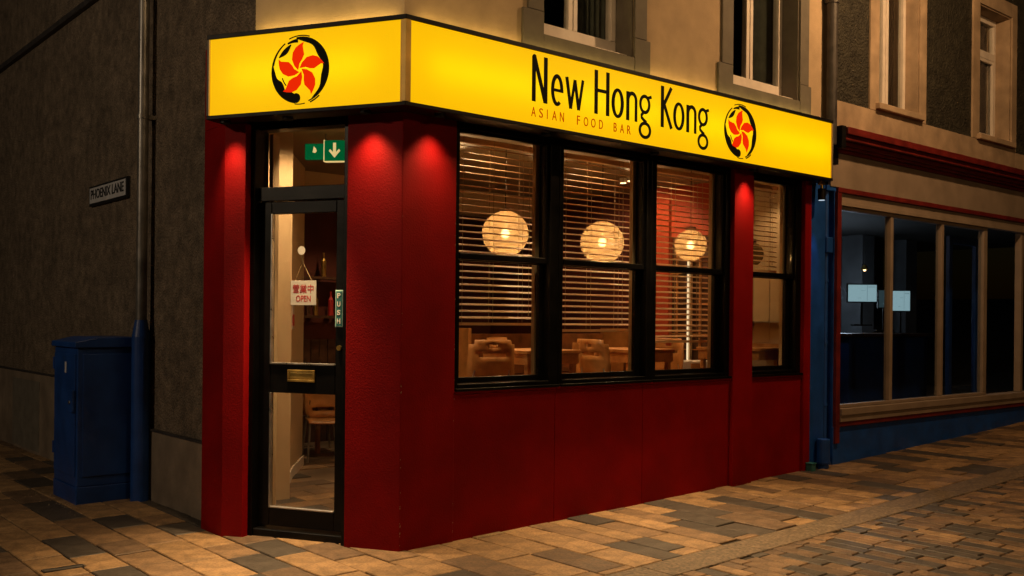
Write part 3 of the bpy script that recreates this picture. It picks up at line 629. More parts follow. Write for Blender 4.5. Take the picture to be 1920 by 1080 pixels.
part('cabinet_base', MB(SF).box(s0-0.004, s1+0.004, i0-0.004, i1+0.003, -0.06, 0.119), M['navy'], uc, bevel=0.006)
rf = MB(SF)
rf.add([(s0-0.02, i0-0.025, 1.242), (s1+0.02, i0-0.025, 1.242), (s1+0.02, i1+0.01, 1.242), (s0-0.02, i1+0.01, 1.242), (s0-0.02, i0-0.025, 1.285), (s1+0.02, i0-0.025, 1.285), (s1+0.02, i0+0.15, 1.325), (s0-0.02, i0+0.15, 1.325), (s1+0.02, i1+0.01, 1.325), (s0-0.02, i1+0.01, 1.325)],
       [(0, 1, 2, 3), (0, 1, 5, 4), (4, 5, 6, 7), (7, 6, 8, 9), (3, 2, 8, 9), (0, 4, 7, 9, 3), (1, 5, 6, 8, 2)])
part('cabinet_roof', rf, M['navy'], uc, bevel=0.006)
dd = part('cabinet_door', MB(SF).box(s0+0.03, s1-0.03, i0-0.012, i0-0.0005, 0.20, 1.19), M['navy'], uc, bevel=0.005)
part('handle', MB(SF).box(s1-0.13, s1-0.02, i0-0.035, i0-0.0125, 0.72, 0.90), M['navy'], dd, bevel=0.006)
for z_ in (0.34, 1.05): part('hinge', MB(SF).cyl((s0+0.022, i0-0.012, z_), (s0+0.022, i0-0.012, z_+0.10), 0.010, n=8), M['navy'], dd)
part('lock', MB(SF).cyl((s1-0.075, i0-0.045, 0.80), (s1-0.075, i0-0.034, 0.80), 0.014, n=12), M['chrome'], dd)
part('name_plate', MB(SF).box(s0+0.33, s0+0.37, i0-0.0145, i0-0.0125, 1.03, 1.12), M['signwhite'], dd)
part('side_panel', MB(SF).box(s1+0.0005, s1+0.010, i0+0.04, i1-0.03, 0.20, 1.19), M['navy'], uc, bevel=0.004)
ss = thing('street_sign', 'small framed PHOENIX LANE street name plate high on the pebbledash wall', 'sign', tuple(SF(-2.9, -0.02, 2.63)))
X0, X1, Z0, Z1 = -3.46, -2.42, 2.535, 2.72
part('plate', MB(SF).box(X0, X1, -0.03, -0.002, Z0, Z1), M['signink'], ss, bevel=0.003)
part('plate', MB(SF).box(X0+0.03, X1-0.03, -0.034, -0.0305, Z0+0.022, Z1-0.02), M['signwhite'], ss, label='dirty white field of the street name plate')
part('lettering', text_mb('PHOENIX LANE', X0+0.07, X1-0.07, Z0+0.058, Z1-0.038, -0.0345, 0.003, SF, 0.012), M['signink'], ss)

# ------------------------------------------------------------ OPEN sign and poster
os_ = thing('open_sign', 'white hanging OPEN sign with red Chinese characters behind the door glass', 'sign', tuple(CF(-0.85, 0.19, 1.67)))
part('plate', MB(CF).box(-0.952, -0.748, 0.186, 0.190, 1.588, 1.758), M['openplate'], os_, bevel=0.0015)
part('lettering', text_mb('OPEN', -0.908, -0.790, 1.612, 1.655, 0.1855, 0.001, CF, 0.01), M['redink'], os_)
part('lettering', text_mb('營業中', -0.935, -0.768, 1.672, 1.732, 0.1855, 0.001, CF, 0.005), M['redink'], os_)
part('cord', MB(CF).tube([(-0.915, 0.188, 1.757), (-0.857, 0.188, 1.885), (-0.785, 0.188, 1.757)], 0.0025, 6).tube([(-0.857, 0.188, 1.885), (-0.865, 0.188, 1.91), (-0.857, 0.188, 1.935)], 0.004, 6), M['cord'], os_)
part('suction_cup', MB(CF).cyl((-0.855, 0.166, 1.965), (-0.855, 0.176, 1.965), 0.03, 0.012, 20).cyl((-0.855, 0.176, 1.965), (-0.855, 0.188, 1.96), 0.008), M['openplate'], os_)
po = thing('poster', 'small red and cream notice stuck on the cream partition behind the OPEN sign', 'poster', (0.66, 2.74, 1.5))
n_ = Vector((0.866, -0.5, 0)); pa, pb = Vector((0.50, 2.462, 0)), Vector((0.65, 2.712, 0)); off = Vector((0.012, -0.008, 0))
part('sheet', MB().prism([(pa+off)[:2], (pb+off)[:2], (pb+off*0.7)[:2], (pa+off*0.7)[:2]], 1.40, 1.62), M['openplate'], po)
part('print', MB().prism([(pa+(pb-pa)*0.1+off*1.3)[:2], (pa+(pb-pa)*0.9+off*1.3)[:2], (pa+(pb-pa)*0.9+off*1.05)[:2], (pa+(pb-pa)*0.1+off*1.05)[:2]], 1.43, 1.53), M['redink'], po)

# ------------------------------------------------------------ exit sign inside
ex = thing('exit_sign', 'green emergency exit sign with down arrow hanging inside above the door', 'sign', (0.45, 1.6, 2.86))
def EX(x, y, z=0):  # local frame turned to face the door
    a = rad(-48); return Vector((0.39+x*math.cos(a)-y*math.sin(a), 1.70+x*math.sin(a)+y*math.cos(a), z))
part('sign_panel', MB(EX).box(-0.17, -0.002, 0.01, 0.05, 2.775, 2.90), M['green'], ex, bevel=0.004)
part('sign_panel', MB(EX).box(0.002, 0.17, -0.02, 0.02, 2.755, 2.92), M['green'], ex, bevel=0.004)
part('edge_frame', MB(EX).box(-0.004, 0.0015, -0.022, 0.02, 2.75, 2.925).box(0.1705, 0.176, -0.022, 0.02, 2.75, 2.925).box(0.0016, 0.17, -0.022, 0.02, 2.748, 2.7545), M['arrow'], ex)
part('arrow', MB(EX).flat([(0.075, 2.90), (0.075, 2.825), (0.05, 2.85), (0.04, 2.835), (0.087, 2.78), (0.134, 2.835), (0.124, 2.85), (0.099, 2.825), (0.099, 2.90)], -0.021, 0.002), M['arrow'], ex)
part('pictogram', MB(EX).flat([(-0.105, 2.83), (-0.085, 2.825), (-0.07, 2.84), (-0.078, 2.862), (-0.095, 2.88), (-0.10, 2.855)], 0.0095, 0.002), M['arrow'], ex)
part('hanger', MB(EX).cyl((0.0, 0.02, 2.92), (0.0, 0.02, 2.978), 0.006), M['chrome'], ex)

# ------------------------------------------------------------ blinds
def blind(label, x0, x1, z0, z1, cords):
    o = thing('venetian_blind', label, 'blind', ((x0+x1)/2, 0.29, z1), 'horizontal slatted blinds inside the front windows')
    part('head_rail', MB().box(x0, x1, 0.262, 0.312, z1-0.035, z1), M['slat'], o)
    n = int((z1-0.05-z0)/0.047); ref = None
    for k in range(n):
        z = z1-0.06-k*0.047
        if ref is None:
            s = MB()
            s.add([(x0, 0.265, z-0.0075), (x1, 0.265, z-0.0075), (x1, 0.287, z+0.002), (x0, 0.287, z+0.002), (x0, 0.309, z+0.006), (x1, 0.309, z+0.006),
                   (x0, 0.265, z-0.010), (x1, 0.265, z-0.010), (x1, 0.287, z-0.0005), (x0, 0.287, z-0.0005), (x0, 0.309, z+0.0035), (x1, 0.309, z+0.0035)],
                  [(0, 1, 2, 3), (3, 2, 5, 4), (7, 6, 9, 8), (8, 9, 10, 11), (6, 7, 1, 0), (4, 5, 11, 10), (0, 3, 9, 6), (3, 4, 10, 9), (2, 1, 7, 8), (5, 2, 8, 11)])
            ref = part('slat', s, M['slat'], o)
        else:
            c_ = ref.copy(); sc.collection.objects.link(c_); c_.parent = o; c_.location = (random.uniform(-0.002, 0.002), 0, -0.047*k+random.uniform(-0.0015, 0.0015)); c_.rotation_euler = (0, random.uniform(-0.0015, 0.0015), 0)
    zb = z1-0.06-n*0.047
    part('bottom_rail', MB().box(x0, x1, 0.268, 0.306, zb-0.012, zb+0.008), M['slat'], o)
    for f in cords:
        xx = x0+(x1-x0)*f
        part('ladder_cord', MB().cyl((xx, 0.262, zb), (xx, 0.262, z1), 0.0018, n=5).cyl((xx+0.002, 0.312, zb), (xx+0.002, 0.312, z1), 0.0018, n=5), M['cord'], o)
    part('pull_cord', MB().cyl((x0+(x1-x0)*0.86, 0.255, zb+0.1), (x0+(x1-x0)*0.86, 0.255, z1), 0.002, n=5).cyl((x0+(x1-x0)*0.86, 0.255, zb+0.06), (x0+(x1-x0)*0.86, 0.255, zb+0.1), 0.006, 0.002, n=8), M['cord'], o)
blind('half lowered slatted blind in the first window next to the corner pillar', 0.50, 1.44, 1.46, 2.80, (0.2, 0.5, 0.8))
blind('half lowered slatted blind in the second window from the corner', 1.475, 2.46, 1.42, 2.80, (0.22, 0.5, 0.82))
blind('slatted blind lowered almost to the table in the third window', 2.49, 3.47, 1.30, 2.80, (0.2, 0.5, 0.8))
blind('short slatted blind covering only the top sash of the last window on the right', 3.78, 4.47, 1.99, 2.80, (0.3, 0.8))

# ------------------------------------------------------------ lanterns
def lantern(label, x_, y_, z_, r, power, lit=True):
    o = thing('paper_lantern', label, 'lantern', (x_, y_, z_+r), 'round paper lanterns hanging in the windows')
    sp = part('shade', MB().sphere((x_, y_, z_), r, 0.98, 32, 22, 0.22), M['paper'], o, smooth=True)
    rb = MB()
    for k in range(1, 12):
        t = math.pi*k/12; zz = z_+r*0.98*math.cos(t); rr = r*math.sin(t)+0.001
        ring = [(x_+rr*math.cos(a*math.pi/12), y_+rr*math.sin(a*math.pi/12), zz) for a in range(25)]
        rb.tube(ring, 0.0016, 4)
    part('ribs', rb, M['cord'], sp, stuff=True)
    part('cap', MB().cyl((x_, y_, z_+r*0.94), (x_, y_, z_+r*0.94+0.03), 0.05), M['darkwood'], o)
    part('cable', MB().cyl((x_, y_, z_+r*0.94+0.03), (x_, y_, 2.98), 0.004, n=6), M['signink'], o)
    part('socket', MB().cyl((x_, y_, z_+0.03), (x_, y_, z_+r*0.94), 0.012), M['openplate'], o)
    part('bulb', MB().sphere((x_, y_, z_), 0.036, 1.1, 16, 10), M['bulb'] if lit else M['openplate'], o, smooth=True)
    if power:
        l = point((x_, y_, z_-0.0), power, (1, 0.58, 0.25), 0.05)
        l.parent = o; l.matrix_parent_inverse = o.matrix_world.inverted()
lantern('round cream paper lantern glowing in the first window from the corner', 1.825, 1.155, 2.235, 0.198, 44)
lantern('round cream paper lantern glowing in the second window from the corner', 2.886, 1.045, 2.215, 0.198, 44)
lantern('smaller cream paper lantern glowing beside the bright wall tube in the third window', 3.97, 0.91, 2.245, 0.155, 26)
lantern('dim unlit paper lantern half hidden by the pillar in the last window', 4.38, 0.50, 2.16, 0.12, 0, False)
tb = thing('wall_tube_lamp', 'tall thin white tube light on the interior wall seen through the third window', 'lamp', (RW-0.03, 1.62, 0.8))
part('tube', MB().cyl((RW-0.06, 1.56, 0.72), (RW-0.06, 1.56, 2.36), 0.010, n=10), M['tube'], tb)
part('housing', MB().box(RW-0.045, RW-0.006, 1.54, 1.58, 0.68, 2.40), M['creamin'], tb)
# other fittings inside
def ceiling_spot(label, x_, y_, power, tgt=None, ang=110):
    o = thing('ceiling_light', label, 'ceiling light', (x_, y_, 2.95), 'small round ceiling lights in the restaurant')
    part('housing', MB().cyl((x_, y_, 2.93), (x_, y_, 2.979), 0.04), M['openplate'], o)
    part('lamp', MB().cyl((x_, y_, 2.925), (x_, y_, 2.929), 0.03), M['lens'], o)
    spot((x_, y_, 2.92), tgt or (x_, y_, 0), power, ang, 0.6, (1, 0.62, 0.3), 0.03, parent=o)
ceiling_spot('ceiling light just inside the door lighting the cream partition', 0.05, 1.15, 130, (0.1, 1.9, 1.3), 120)
ceiling_spot('ceiling light over the tables behind the first window', 1.7, 1.75, 110, (1.0, 0.29, 2.0), 95)
ceiling_spot('ceiling light over the tables behind the second window', 2.8, 1.75, 110, (2.0, 0.29, 2.0), 95)
ceiling_spot('ceiling light at the top right of the third window', 3.85, 1.6, 100, (3.0, 0.29, 2.0), 95)
ceiling_spot('added ceiling light close to the glass of the first window', 0.95, 0.48, 62)  # added with the next two to brighten chairs, tables and window linings
ceiling_spot('added ceiling light close to the glass of the second window', 2.0, 0.48, 62)
ceiling_spot('added ceiling light close to the glass of the third window', 3.0, 0.48, 45)
ceiling_spot('ceiling light in the depth of the dining room', 2.2, 4.2, 60)
ceiling_spot('added ceiling light brightening the orange red wall deep in the third window', 3.9, 1.75, 80, (4.78, 2.2, 1.6), 120)  # extra light added to brighten the orange wall section
ceiling_spot('ceiling light near the last window lighting the cream side wall', 4.45, 0.40, 22)

# ------------------------------------------------------------ chairs and tables
def make_chair():
    o = thing('chair', '', 'chair', (0, 0, 0), 'bent plywood chairs in the dining room')
    V, F = [], []; nx, nz = 10, 12
    def P(i, k):
        s_ = i/nx-0.5; z = 0.42+0.42*k/nz; wv = 0.40-0.04*abs(k/nz-0.5); return (s_*wv, 0.17+0.05*(k/nz)-0.055*(2*s_)**2*1.0, z)
    holes = {(i, k) for i in range(2, 8) for k in (2,)} | {(i, k) for i in range(2, 8) for k in (8,)} | {(4, 10), (5, 10)}
    for k in range(nz+1):
        for i in range(nx+1): V.append(P(i, k))
    for k in range(nz):
        for i in range(nx):
            if (i, k) not in holes and not (k in (0, nz-1) and i in (0, nx-1)): F.append((k*(nx+1)+i, k*(nx+1)+i+1, (k+1)*(nx+1)+i+1, (k+1)*(nx+1)+i))
    mb = MB(); mb.add(V, F); b = part('backrest', mb, M['ply'], o, local=True, smooth=True)
    so_ = b.modifiers.new('solid', 'SOLIDIFY'); so_.thickness = 0.013
    V, F = [], []
    for k in range(9):
        for i in range(9):
            x_ = -0.2+0.4*i/8; y_ = -0.2+0.38*k/8; V.append((x_*(1-0.08*(k/8)), y_, 0.43-0.012*math.cos(x_*7)+0.02*(1-min(1, k/2.0))*-1))
    for k in range(8):
        for i in range(8): F.append((k*9+i, k*9+i+1, (k+1)*9+i+1, (k+1)*9+i))
    mb = MB(); mb.add(V, F); s_ = part('seat', mb, M['ply'], o, local=True, smooth=True); m_ = s_.modifiers.new('solid', 'SOLIDIFY'); m_.thickness = 0.014
    for sx in (-1, 1):
        part('leg', MB().tube([(0.21*sx, -0.20, 0.0), (0.18*sx, -0.15, 0.41)], 0.011), M['chrome'], o, local=True)
        part('leg', MB().tube([(0.21*sx, 0.21, 0.0), (0.175*sx, 0.14, 0.41), (0.14*sx, 0.155, 0.60)], 0.011), M['chrome'], o, local=True)
    part('seat_frame', MB().box(-0.18, 0.18, -0.15, -0.13, 0.395, 0.41).box(-0.18, 0.18, 0.13, 0.15, 0.395, 0.41), M['chrome'], o, local=True)
    return o
ch0 = make_chair(); PZ = 0.50
spots_ = [(1.44, 0.93, PZ, rad(160), 'light plywood chair turned side on at the left of the first window'),
          (2.15, 1.42, PZ, rad(15), 'plywood chair on the far side of the table in the first window'),
          (2.30, 0.84, PZ, rad(-100), 'plywood chair with a rounded back at the left edge of the second window'),
          (2.53, 0.62, PZ, rad(85), 'plywood chair drawn up to the table in the second window'),
          (3.42, 0.84, PZ, rad(-80), 'plywood chair at the lower left corner of the third window'),
          (1.5, 3.6, 0.05, rad(-20), 'plywood chair in the dim back room seen through the door glass'),
          (1.75, 4.3, 0.05, rad(160), 'plywood chair deepest in the back room seen through the lower door glass')]
for k, (x_, y_, z_, r_, lb_) in enumerate(spots_):
    o = ch0 if k == 0 else copy_tree(ch0)
    place(o, (x_, y_, z_), r_); o['label'] = lb_
def make_table():
    o = thing('table', '', 'table', (0, 0, 0), 'thick topped oak tables in the dining room')
    part('table_top', MB().box(-0.30, 0.30, -0.30, 0.30, 0.725, 0.755), M['wood'], o, local=True, bevel=0.004)
    part('apron', MB().box(-0.285, 0.285, -0.285, -0.265, 0.64, 0.724).box(-0.285, 0.285, 0.265, 0.285, 0.64, 0.724).box(-0.285, -0.265, -0.264, 0.264, 0.64, 0.724).box(0.265, 0.285, -0.264, 0.264, 0.64, 0.724), M['wood'], o, local=True)
    for sx in (-1, 1):
        for sy in (-1, 1): part('leg', MB().box(sx*0.25-0.02, sx*0.25+0.02, sy*0.25-0.02, sy*0.25+0.02, 0, 0.639), M['wood'], o, local=True)
    return o
t0 = make_table()
for k, (x_, y_, z_, r_, lb_) in enumerate([(1.92, 0.92, PZ, 0, 'oak table in the first window beside the side on chair'),
                                     (2.98, 0.80, PZ, 0.0, 'oak table in the lower right of the second window'),
                                     (4.38, 0.62, PZ, 0.0, 'oak table standing in the last window on the right'),
                                     (1.95, 3.85, 0.05, 0.2, 'oak table in the back room seen through the door glass')]):
    o = t0 if k == 0 else copy_tree(t0)
    place(o, (x_, y_, z_), r_); o['label'] = lb_
bn = thing('bench', 'long brown wooden bench with high back behind the tables', 'bench', (3.0, 2.3, 0.5))
part('backrest', MB().box(2.1, 4.3, 2.40, 2.45, 0.95, 1.36), M['bench'], bn, bevel=0.006)
part('seat', MB().box(2.1, 4.3, 1.98, 2.39, 0.90, 0.945), M['bench'], bn, bevel=0.006)
part('bench_end', MB().box(2.06, 2.098, 1.96, 2.46, 0.50, 1.42), M['ply'], bn, bevel=0.006)
part('bench_end', MB().box(4.302, 4.34, 1.96, 2.46, 0.50, 1.42), M['ply'], bn, bevel=0.006)
sb = thing('side_cabinet', 'low white and oak cabinet below the tube light in the third window', 'cabinet', (4.2, 0.95, 0.5))
part('cabinet_body', MB().box(3.95, 4.65, 1.10, 1.40, 0.50, 1.10), M['white'], sb, bevel=0.005)
part('cabinet_door', MB().box(4.22, 4.42, 1.085, 1.099, 0.52, 1.08), M['wood'], sb)
bt = thing('bottle_shelf', 'dark shelf of bottles on the back wall deep inside behind the door', 'shelf', (1.9, 4.8, 1.2))
part('shelf_board', MB().box(1.2, 2.7, 4.80, 4.955, 1.5, 1.53).box(1.2, 2.7, 4.80, 4.955, 1.95, 1.98), M['darkwood'], bt)
for k in range(14):
    x_ = 1.27+k*0.1; z = 1.53 if k % 3 else 1.98
    b = thing('bottle', 'small dark bottle on the back shelf inside the restaurant', 'bottle', (x_, 4.87, z), 'bottles on the back shelf')
    part('body', MB().cyl((x_, 4.87, z), (x_, 4.87, z+0.18), 0.032, n=10).cyl((x_, 4.87, z+0.18), (x_, 4.87, z+0.22), 0.032, 0.012, n=10).cyl((x_, 4.87, z+0.22), (x_, 4.87, z+0.28), 0.012, n=10), random.choice([M['brass'], M['darkwood'], M['redink']]), b)

# ------------------------------------------------------------ neighbouring shop
NB = thing('shop_building', 'neighbouring building with cream shopfront fascia, dark red cornice and dark pebbledash upper floor', 'building', (7, 0, 0.1))
XE = 14.0
O1, O2 = (5.79, 6.635, 3.74, 5.6), (8.03, 8.89, 3.72, 5.26)
g = MB()
g.box(4.98, 5.79, 0, 0.3, 3.37, 9).box(6.635, 8.03, 0, 0.3, 3.37, 9).box(8.89, XE, 0, 0.3, 3.37, 9).box(5.79, 6.635, 0, 0.3, 3.37, 3.73).box(8.03, 8.89, 0, 0.3, 3.37, 3.71).box(5.79, 6.635, 0, 0.3, 5.6, 9).box(8.03, 8.89, 0, 0.3, 5.26, 9)
part('upper_wall', g, M['dashdark'], NB)
part('string_band', MB().box(4.98, 9.02, -0.02, -0.001, 3.375, 3.668).box(9.021, XE, -0.02, -0.001, 3.375, 3.62), M['creamN'], NB, bevel=0.003)
part('upper_wall', MB().box(4.72, 4.979, -0.0, 0.3, 3.0, 3.4), M['creamN'], NB)
for (a, b, z0, z1) in (O1, O2):
    s = MB().box(a-0.17, a-0.0, -0.024, 0.0, 3.669, z1+0.17).box(b+0.0, b+0.135, -0.024, 0.0, 3.669, z1+0.17).box(a+0.001, b-0.001, -0.0235, 0.0, z1, z1+0.17)
    s.box(a+0.001, b-0.001, -0.021, 0.0, 3.669, z0-0.06)
    part('window_surround', s, M['creamN'], NB, bevel=0.004)
    part('window_reveal', MB().box(b-0.012, b-0.0, 0.0005, 0.28, z0, z1).box(a, a+0.012, 0.0005, 0.28, z0, z1).box(a+0.013, b-0.013, 0.0005, 0.28, z1-0.012, z1), M['creamN'], NB)
    yb = 0.14 if a < 7 else 0.17
    f = MB().box(a+0.013, a+0.065, yb, yb+0.06, z0+0.07, z1-0.085).box(b-0.065, b-0.013, yb, yb+0.06, z0+0.07, z1-0.085).box(a+0.013, b-0.013, yb, yb+0.06, z0+0.005, z0+0.069).box(a+0.013, b-0.013, yb, yb+0.06, z1-0.084, z1-0.013)
    m_ = (a+b)/2
    if a < 7: f.box(m_-0.055, m_-0.005, yb+0.004, yb+0.06, z0+0.0705, z1-0.086).box(m_+0.0, m_+0.045, yb-0.004, yb+0.06, z0+0.0705, z1-0.086)
    else: f.box(a+0.066, b-0.066, yb-0.01, yb+0.06, 4.74, 4.83)
    win = part('upper_window', f, M['white'], NB, bevel=0.005)
    if a < 7:
        part('pane', MB().box(a+0.066, m_-0.056, yb+0.03, yb+0.036, z0+0.071, z1-0.087), M['glass'], win); part('pane', MB().box(m_+0.046, b-0.066, yb+0.03, yb+0.036, z0+0.071, z1-0.087), M['glass'], win)
    else:
        part('pane', MB().box(a+0.066, b-0.066, yb+0.03, yb+0.036, z0+0.071, 4.739), M['glass'], win); part('pane', MB().box(a+0.066, b-0.066, yb+0.03, yb+0.036, 4.831, z1-0.087), M['glass'], win)
        part('sash_frame', MB().box(a+0.066, a+0.10, yb-0.006, yb+0.028, z0+0.071, 4.739).box(b-0.10, b-0.066, yb-0.006, yb+0.028, z0+0.071, 4.739).box(a+0.101, b-0.101, yb-0.006, yb+0.028, z0+0.071, z0+0.11).box(a+0.101, b-0.101, yb-0.006, yb+0.028, 4.70, 4.739), M['white'], win, bevel=0.004)
    part('sill', MB().box(a-0.07, b+0.02, -0.075, yb-0.001, z0-0.058, z0+0.004), M['creamN'], win, bevel=0.006)
    cu = MB(); cp = [(a+0.08+(b-a-0.16)*i/24, 0.32+0.018*math.sin(i*1.9)) for i in range(25)]
    cu.prism(cp+[(p[0], p[1]+0.008) for p in reversed(cp)], z0, z1); part('curtain', cu, M['curtain'], win)
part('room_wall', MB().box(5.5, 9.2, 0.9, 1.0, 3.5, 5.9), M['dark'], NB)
# cornice and fascia
cn = MB()
for (d_, z0, z1) in ((-0.20, 3.305, 3.372), (-0.17, 3.255, 3.304), (-0.12, 3.215, 3.254), (-0.09, 3.19, 3.214), (-0.055, 3.155, 3.189)): cn.box(4.93, XE, d_, 0.0, z0, z1)
part('cornice', cn, M['redtrim'], NB, bevel=0.004)
part('cornice_end', MB().box(4.86, 4.928, -0.18, -0.0, 3.17, 3.38).prism([(4.86, -0.10), (4.928, -0.10), (4.928, 0), (4.86, 0)], 3.02, 3.169), M['signblack'], NB, bevel=0.004)
part('fascia_board', MB().box(4.91, XE, -0.03, 0.0, 2.822, 3.154), M['cream'], NB, bevel=0.003)
part('fascia_trim', MB().box(5.03, XE, -0.04, 0.0, 2.775, 2.821), M['redtrim'], NB, bevel=0.003)
part('side_trim', MB().box(5.03, 5.10, -0.035, 0.0, 0.33, 2.774), M['redtrim'], NB, bevel=0.003)
part('head_board', MB().box(5.101, XE, -0.01, 0.05, 2.695, 2.774).box(5.101, XE, -0.025, 0.05, 2.652, 2.694), M['cream'], NB, bevel=0.003)
part('shop_sill', MB().box(5.101, XE, -0.06, 0.10, 0.60, 0.665).box(5.101, XE, -0.045, 0.10, 0.535, 0.599), M['cream'], NB, bevel=0.004)
part('trim', MB().box(5.101, XE, -0.035, 0.10, 0.49, 0.534), M['redtrim'], NB, bevel=0.003)
part('stall_riser', MB().box(5.02, XE, -0.01, 0.1, -0.1, 0.489), M['blue'], NB, bevel=0.003)
part('jamb', MB().box(5.021, 5.10, 0.0, 0.3, 0.49, 2.83), M['blue'], NB)
sw = MB()
for x_ in (6.09, 7.19): sw.box(x_+0.016, x_+0.07, 0.005, 0.075, 0.70, 2.615)
sw.box(8.245, 8.335, 0.005, 0.075, 0.70, 2.615).box(5.101, 5.125, 0.005, 0.075, 0.70, 2.615)
sw.box(5.101, 8.335, 0.003, 0.077, 2.616, 2.651).box(5.101, 8.335, 0.003, 0.077, 0.666, 0.699)
win = part('shop_window', sw, M['cream'], NB, bevel=0.005)
for a, b in ((5.126, 6.089), (6.176, 7.189), (7.276, 8.244)): part('pane', MB().box(a, b, 0.038, 0.044, 0.7005, 2.6155), M['glassN'], win)
# entrance to the right, dark
dn = part('entrance_door', MB().box(8.42, 8.50, 0.50, 0.55, 0.30, 2.60).box(9.12, 9.20, 0.50, 0.55, 0.30, 2.60).box(8.501, 9.119, 0.50, 0.55, 0.30, 0.5).box(8.501, 9.119, 0.50, 0.55, 2.5, 2.6), M['navy'], NB, bevel=0.005)
part('pane', MB().box(8.501, 9.119, 0.52, 0.526, 0.501, 2.499), M['glassN'], dn)
part('shop_post', MB().box(9.26, 9.33, 0.0, 0.08, 0.666, 2.65), M['cream'], NB, bevel=0.005)
part('pane', MB().box(9.331, XE, 0.038, 0.044, 0.666, 2.65), M['glassN'], win)
part('interior_floor', MB().box(5.101, XE, 0.101, 4.5, 0.20, 0.45), M['darkwood'], NB)
part('interior_ceiling', MB().box(5.101, XE, 0.08, 4.5, 2.84, 2.9), M['dark'], NB)
part('interior_wall', MB().box(4.95, 5.02, 0.301, 4.5, 0.3, 2.84).box(5.03, XE, 4.5, 4.6, 0.3, 2.9), M['slatein'], NB)
for x_ in (7.4, 8.7, 10.0, 11.3): part('interior_column', MB().box(x_, x_+0.35, 2.6, 2.95, 0.45, 2.839), M['slatein'], NB, bevel=0.01)
def glow(label, x0, x1, y_, z0, z1, m=M['windowglow'], rot=rad(-42)):  # added glowing panels imitating the pale window shapes in the shop glass
    base = ((x0+x1)/2, y_, (z0+z1)/2); o = thing('window_glow_panel', label, 'glow', base, 'added window shaped glows in the dark shop', rot)
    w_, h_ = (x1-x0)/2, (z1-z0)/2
    part('panel_body', MB().box(-w_-0.015, w_+0.015, 0.004, 0.04, -h_-0.015, h_+0.015), M['signblack'], o, local=True, bevel=0.004)
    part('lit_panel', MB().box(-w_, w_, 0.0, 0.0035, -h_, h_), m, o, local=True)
    part('panel_marks', MB().box(w_*0.32, w_*0.35, -0.0015, -0.0003, -h_*0.9, h_*0.95).box(w_*0.4, w_*0.9, -0.0015, -0.0003, h_*0.72, h_*0.78).box(-w_*0.3, -w_*0.1, -0.0015, -0.0003, -h_*0.6, -h_*0.56).box(-w_*0.1, w_*0.2, -0.0015, -0.0003, h_*0.30, h_*0.33), M['windowglowmarks'], o, local=True)
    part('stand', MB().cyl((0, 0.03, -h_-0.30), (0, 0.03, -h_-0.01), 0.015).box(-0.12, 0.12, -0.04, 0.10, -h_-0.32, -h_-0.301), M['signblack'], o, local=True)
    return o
glow('wide added pale blue window screen behind the first pane of the dark shop', 8.18, 8.55, 1.64, 1.79, 2.01)
glow('squarer added pale blue window screen just right of the first white window post', 9.10, 9.34, 1.56, 1.68, 1.95)
glow('dim added grey blue window screen between the two bright ones in the dark shop', 8.78, 8.93, 1.60, 1.72, 1.95, M['windowglowdim'])
ct = thing('shop_counter', 'long dark counter under the glowing panels in the shop', 'counter', (8.6, 1.7, 0.45))
part('counter_top', MB().box(7.7, 9.8, 1.40, 2.0, 1.33, 1.37), M['darkwood'], ct, bevel=0.005)
part('counter_front', MB().box(7.75, 9.75, 1.46, 1.95, 0.45, 1.329), M['navy'], ct)
point((8.9, 2.3, 1.9), 22, (0.72, 0.84, 1.0), 0.1, 'shop_fill_light')  # added bare fill lights, this and the next, brightening the shop interior
point((7.0, 1.7, 2.55), 7, (1.0, 0.85, 0.7), 0.1, 'shop_fill_light')

# ------------------------------------------------------------ street lighting (outside the frame)
def wall_lamp(label, x_, y_, z_, power, rot_tgt=None):
    o = thing('street_lamp', label, 'street lamp', (x_, 0.0, z_))
    part('bracket_arm', MB().tube([(x_, -0.002, z_-0.2), (x_, -0.4, z_+0.1), (x_, y_, z_+0.12)], 0.02).box(x_-0.06, x_+0.06, -0.02, -0.002, z_-0.35, z_-0.05), M['pipeblack'], o)
    part('lamp_head', MB().cyl((x_, y_, z_+0.02), (x_, y_, z_+0.16), 0.14, 0.05), M['pipeblack'], o)
    part('lamp_glass', MB().sphere((x_, y_, z_-0.03), 0.07, 1, 16, 10), M['lens'], o)
    l = point((x_, y_, z_-0.16), power, (1, 0.56, 0.24), 0.08, 'street_lamp_light'); l.parent = o; l.matrix_parent_inverse = o.matrix_world.inverted()
wall_lamp('bracket street lamp above the neighbouring shop, just above the picture', 5.0, -2.2, 5.8, 370)
def post_lamp(label, x_, y_, h, power, col=(1, 0.56, 0.24)):
    o = thing('street_lamp', label, 'street lamp', (x_, y_, zg(x_)))
    part('post', MB().cyl((x_, y_, zg(x_)-0.05), (x_, y_, h), 0.07, 0.045).cyl((x_, y_, zg(x_)), (x_, y_, zg(x_)+0.8), 0.10), M['pipeblack'], o)
    part('lamp_head', MB().cyl((x_, y_, h+0.25), (x_, y_, h+0.40), 0.22, 0.06), M['pipeblack'], o)
    part('lamp_glass', MB().cyl((x_, y_, h), (x_, y_, h+0.249), 0.10, 0.19), M['glass'], o)
    l = point((x_, y_, h+0.13), power, col, 0.08, 'street_lamp_light'); l.parent = o; l.matrix_parent_inverse = o.matrix_world.inverted()
post_lamp('street lamp post across the street behind the camera', 3.0, -9.5, 5.0, 260)
post_lamp('street lamp post beside the lane, left of the picture', -9.0, 1.5, 5.0, 560, (1, 0.74, 0.48))

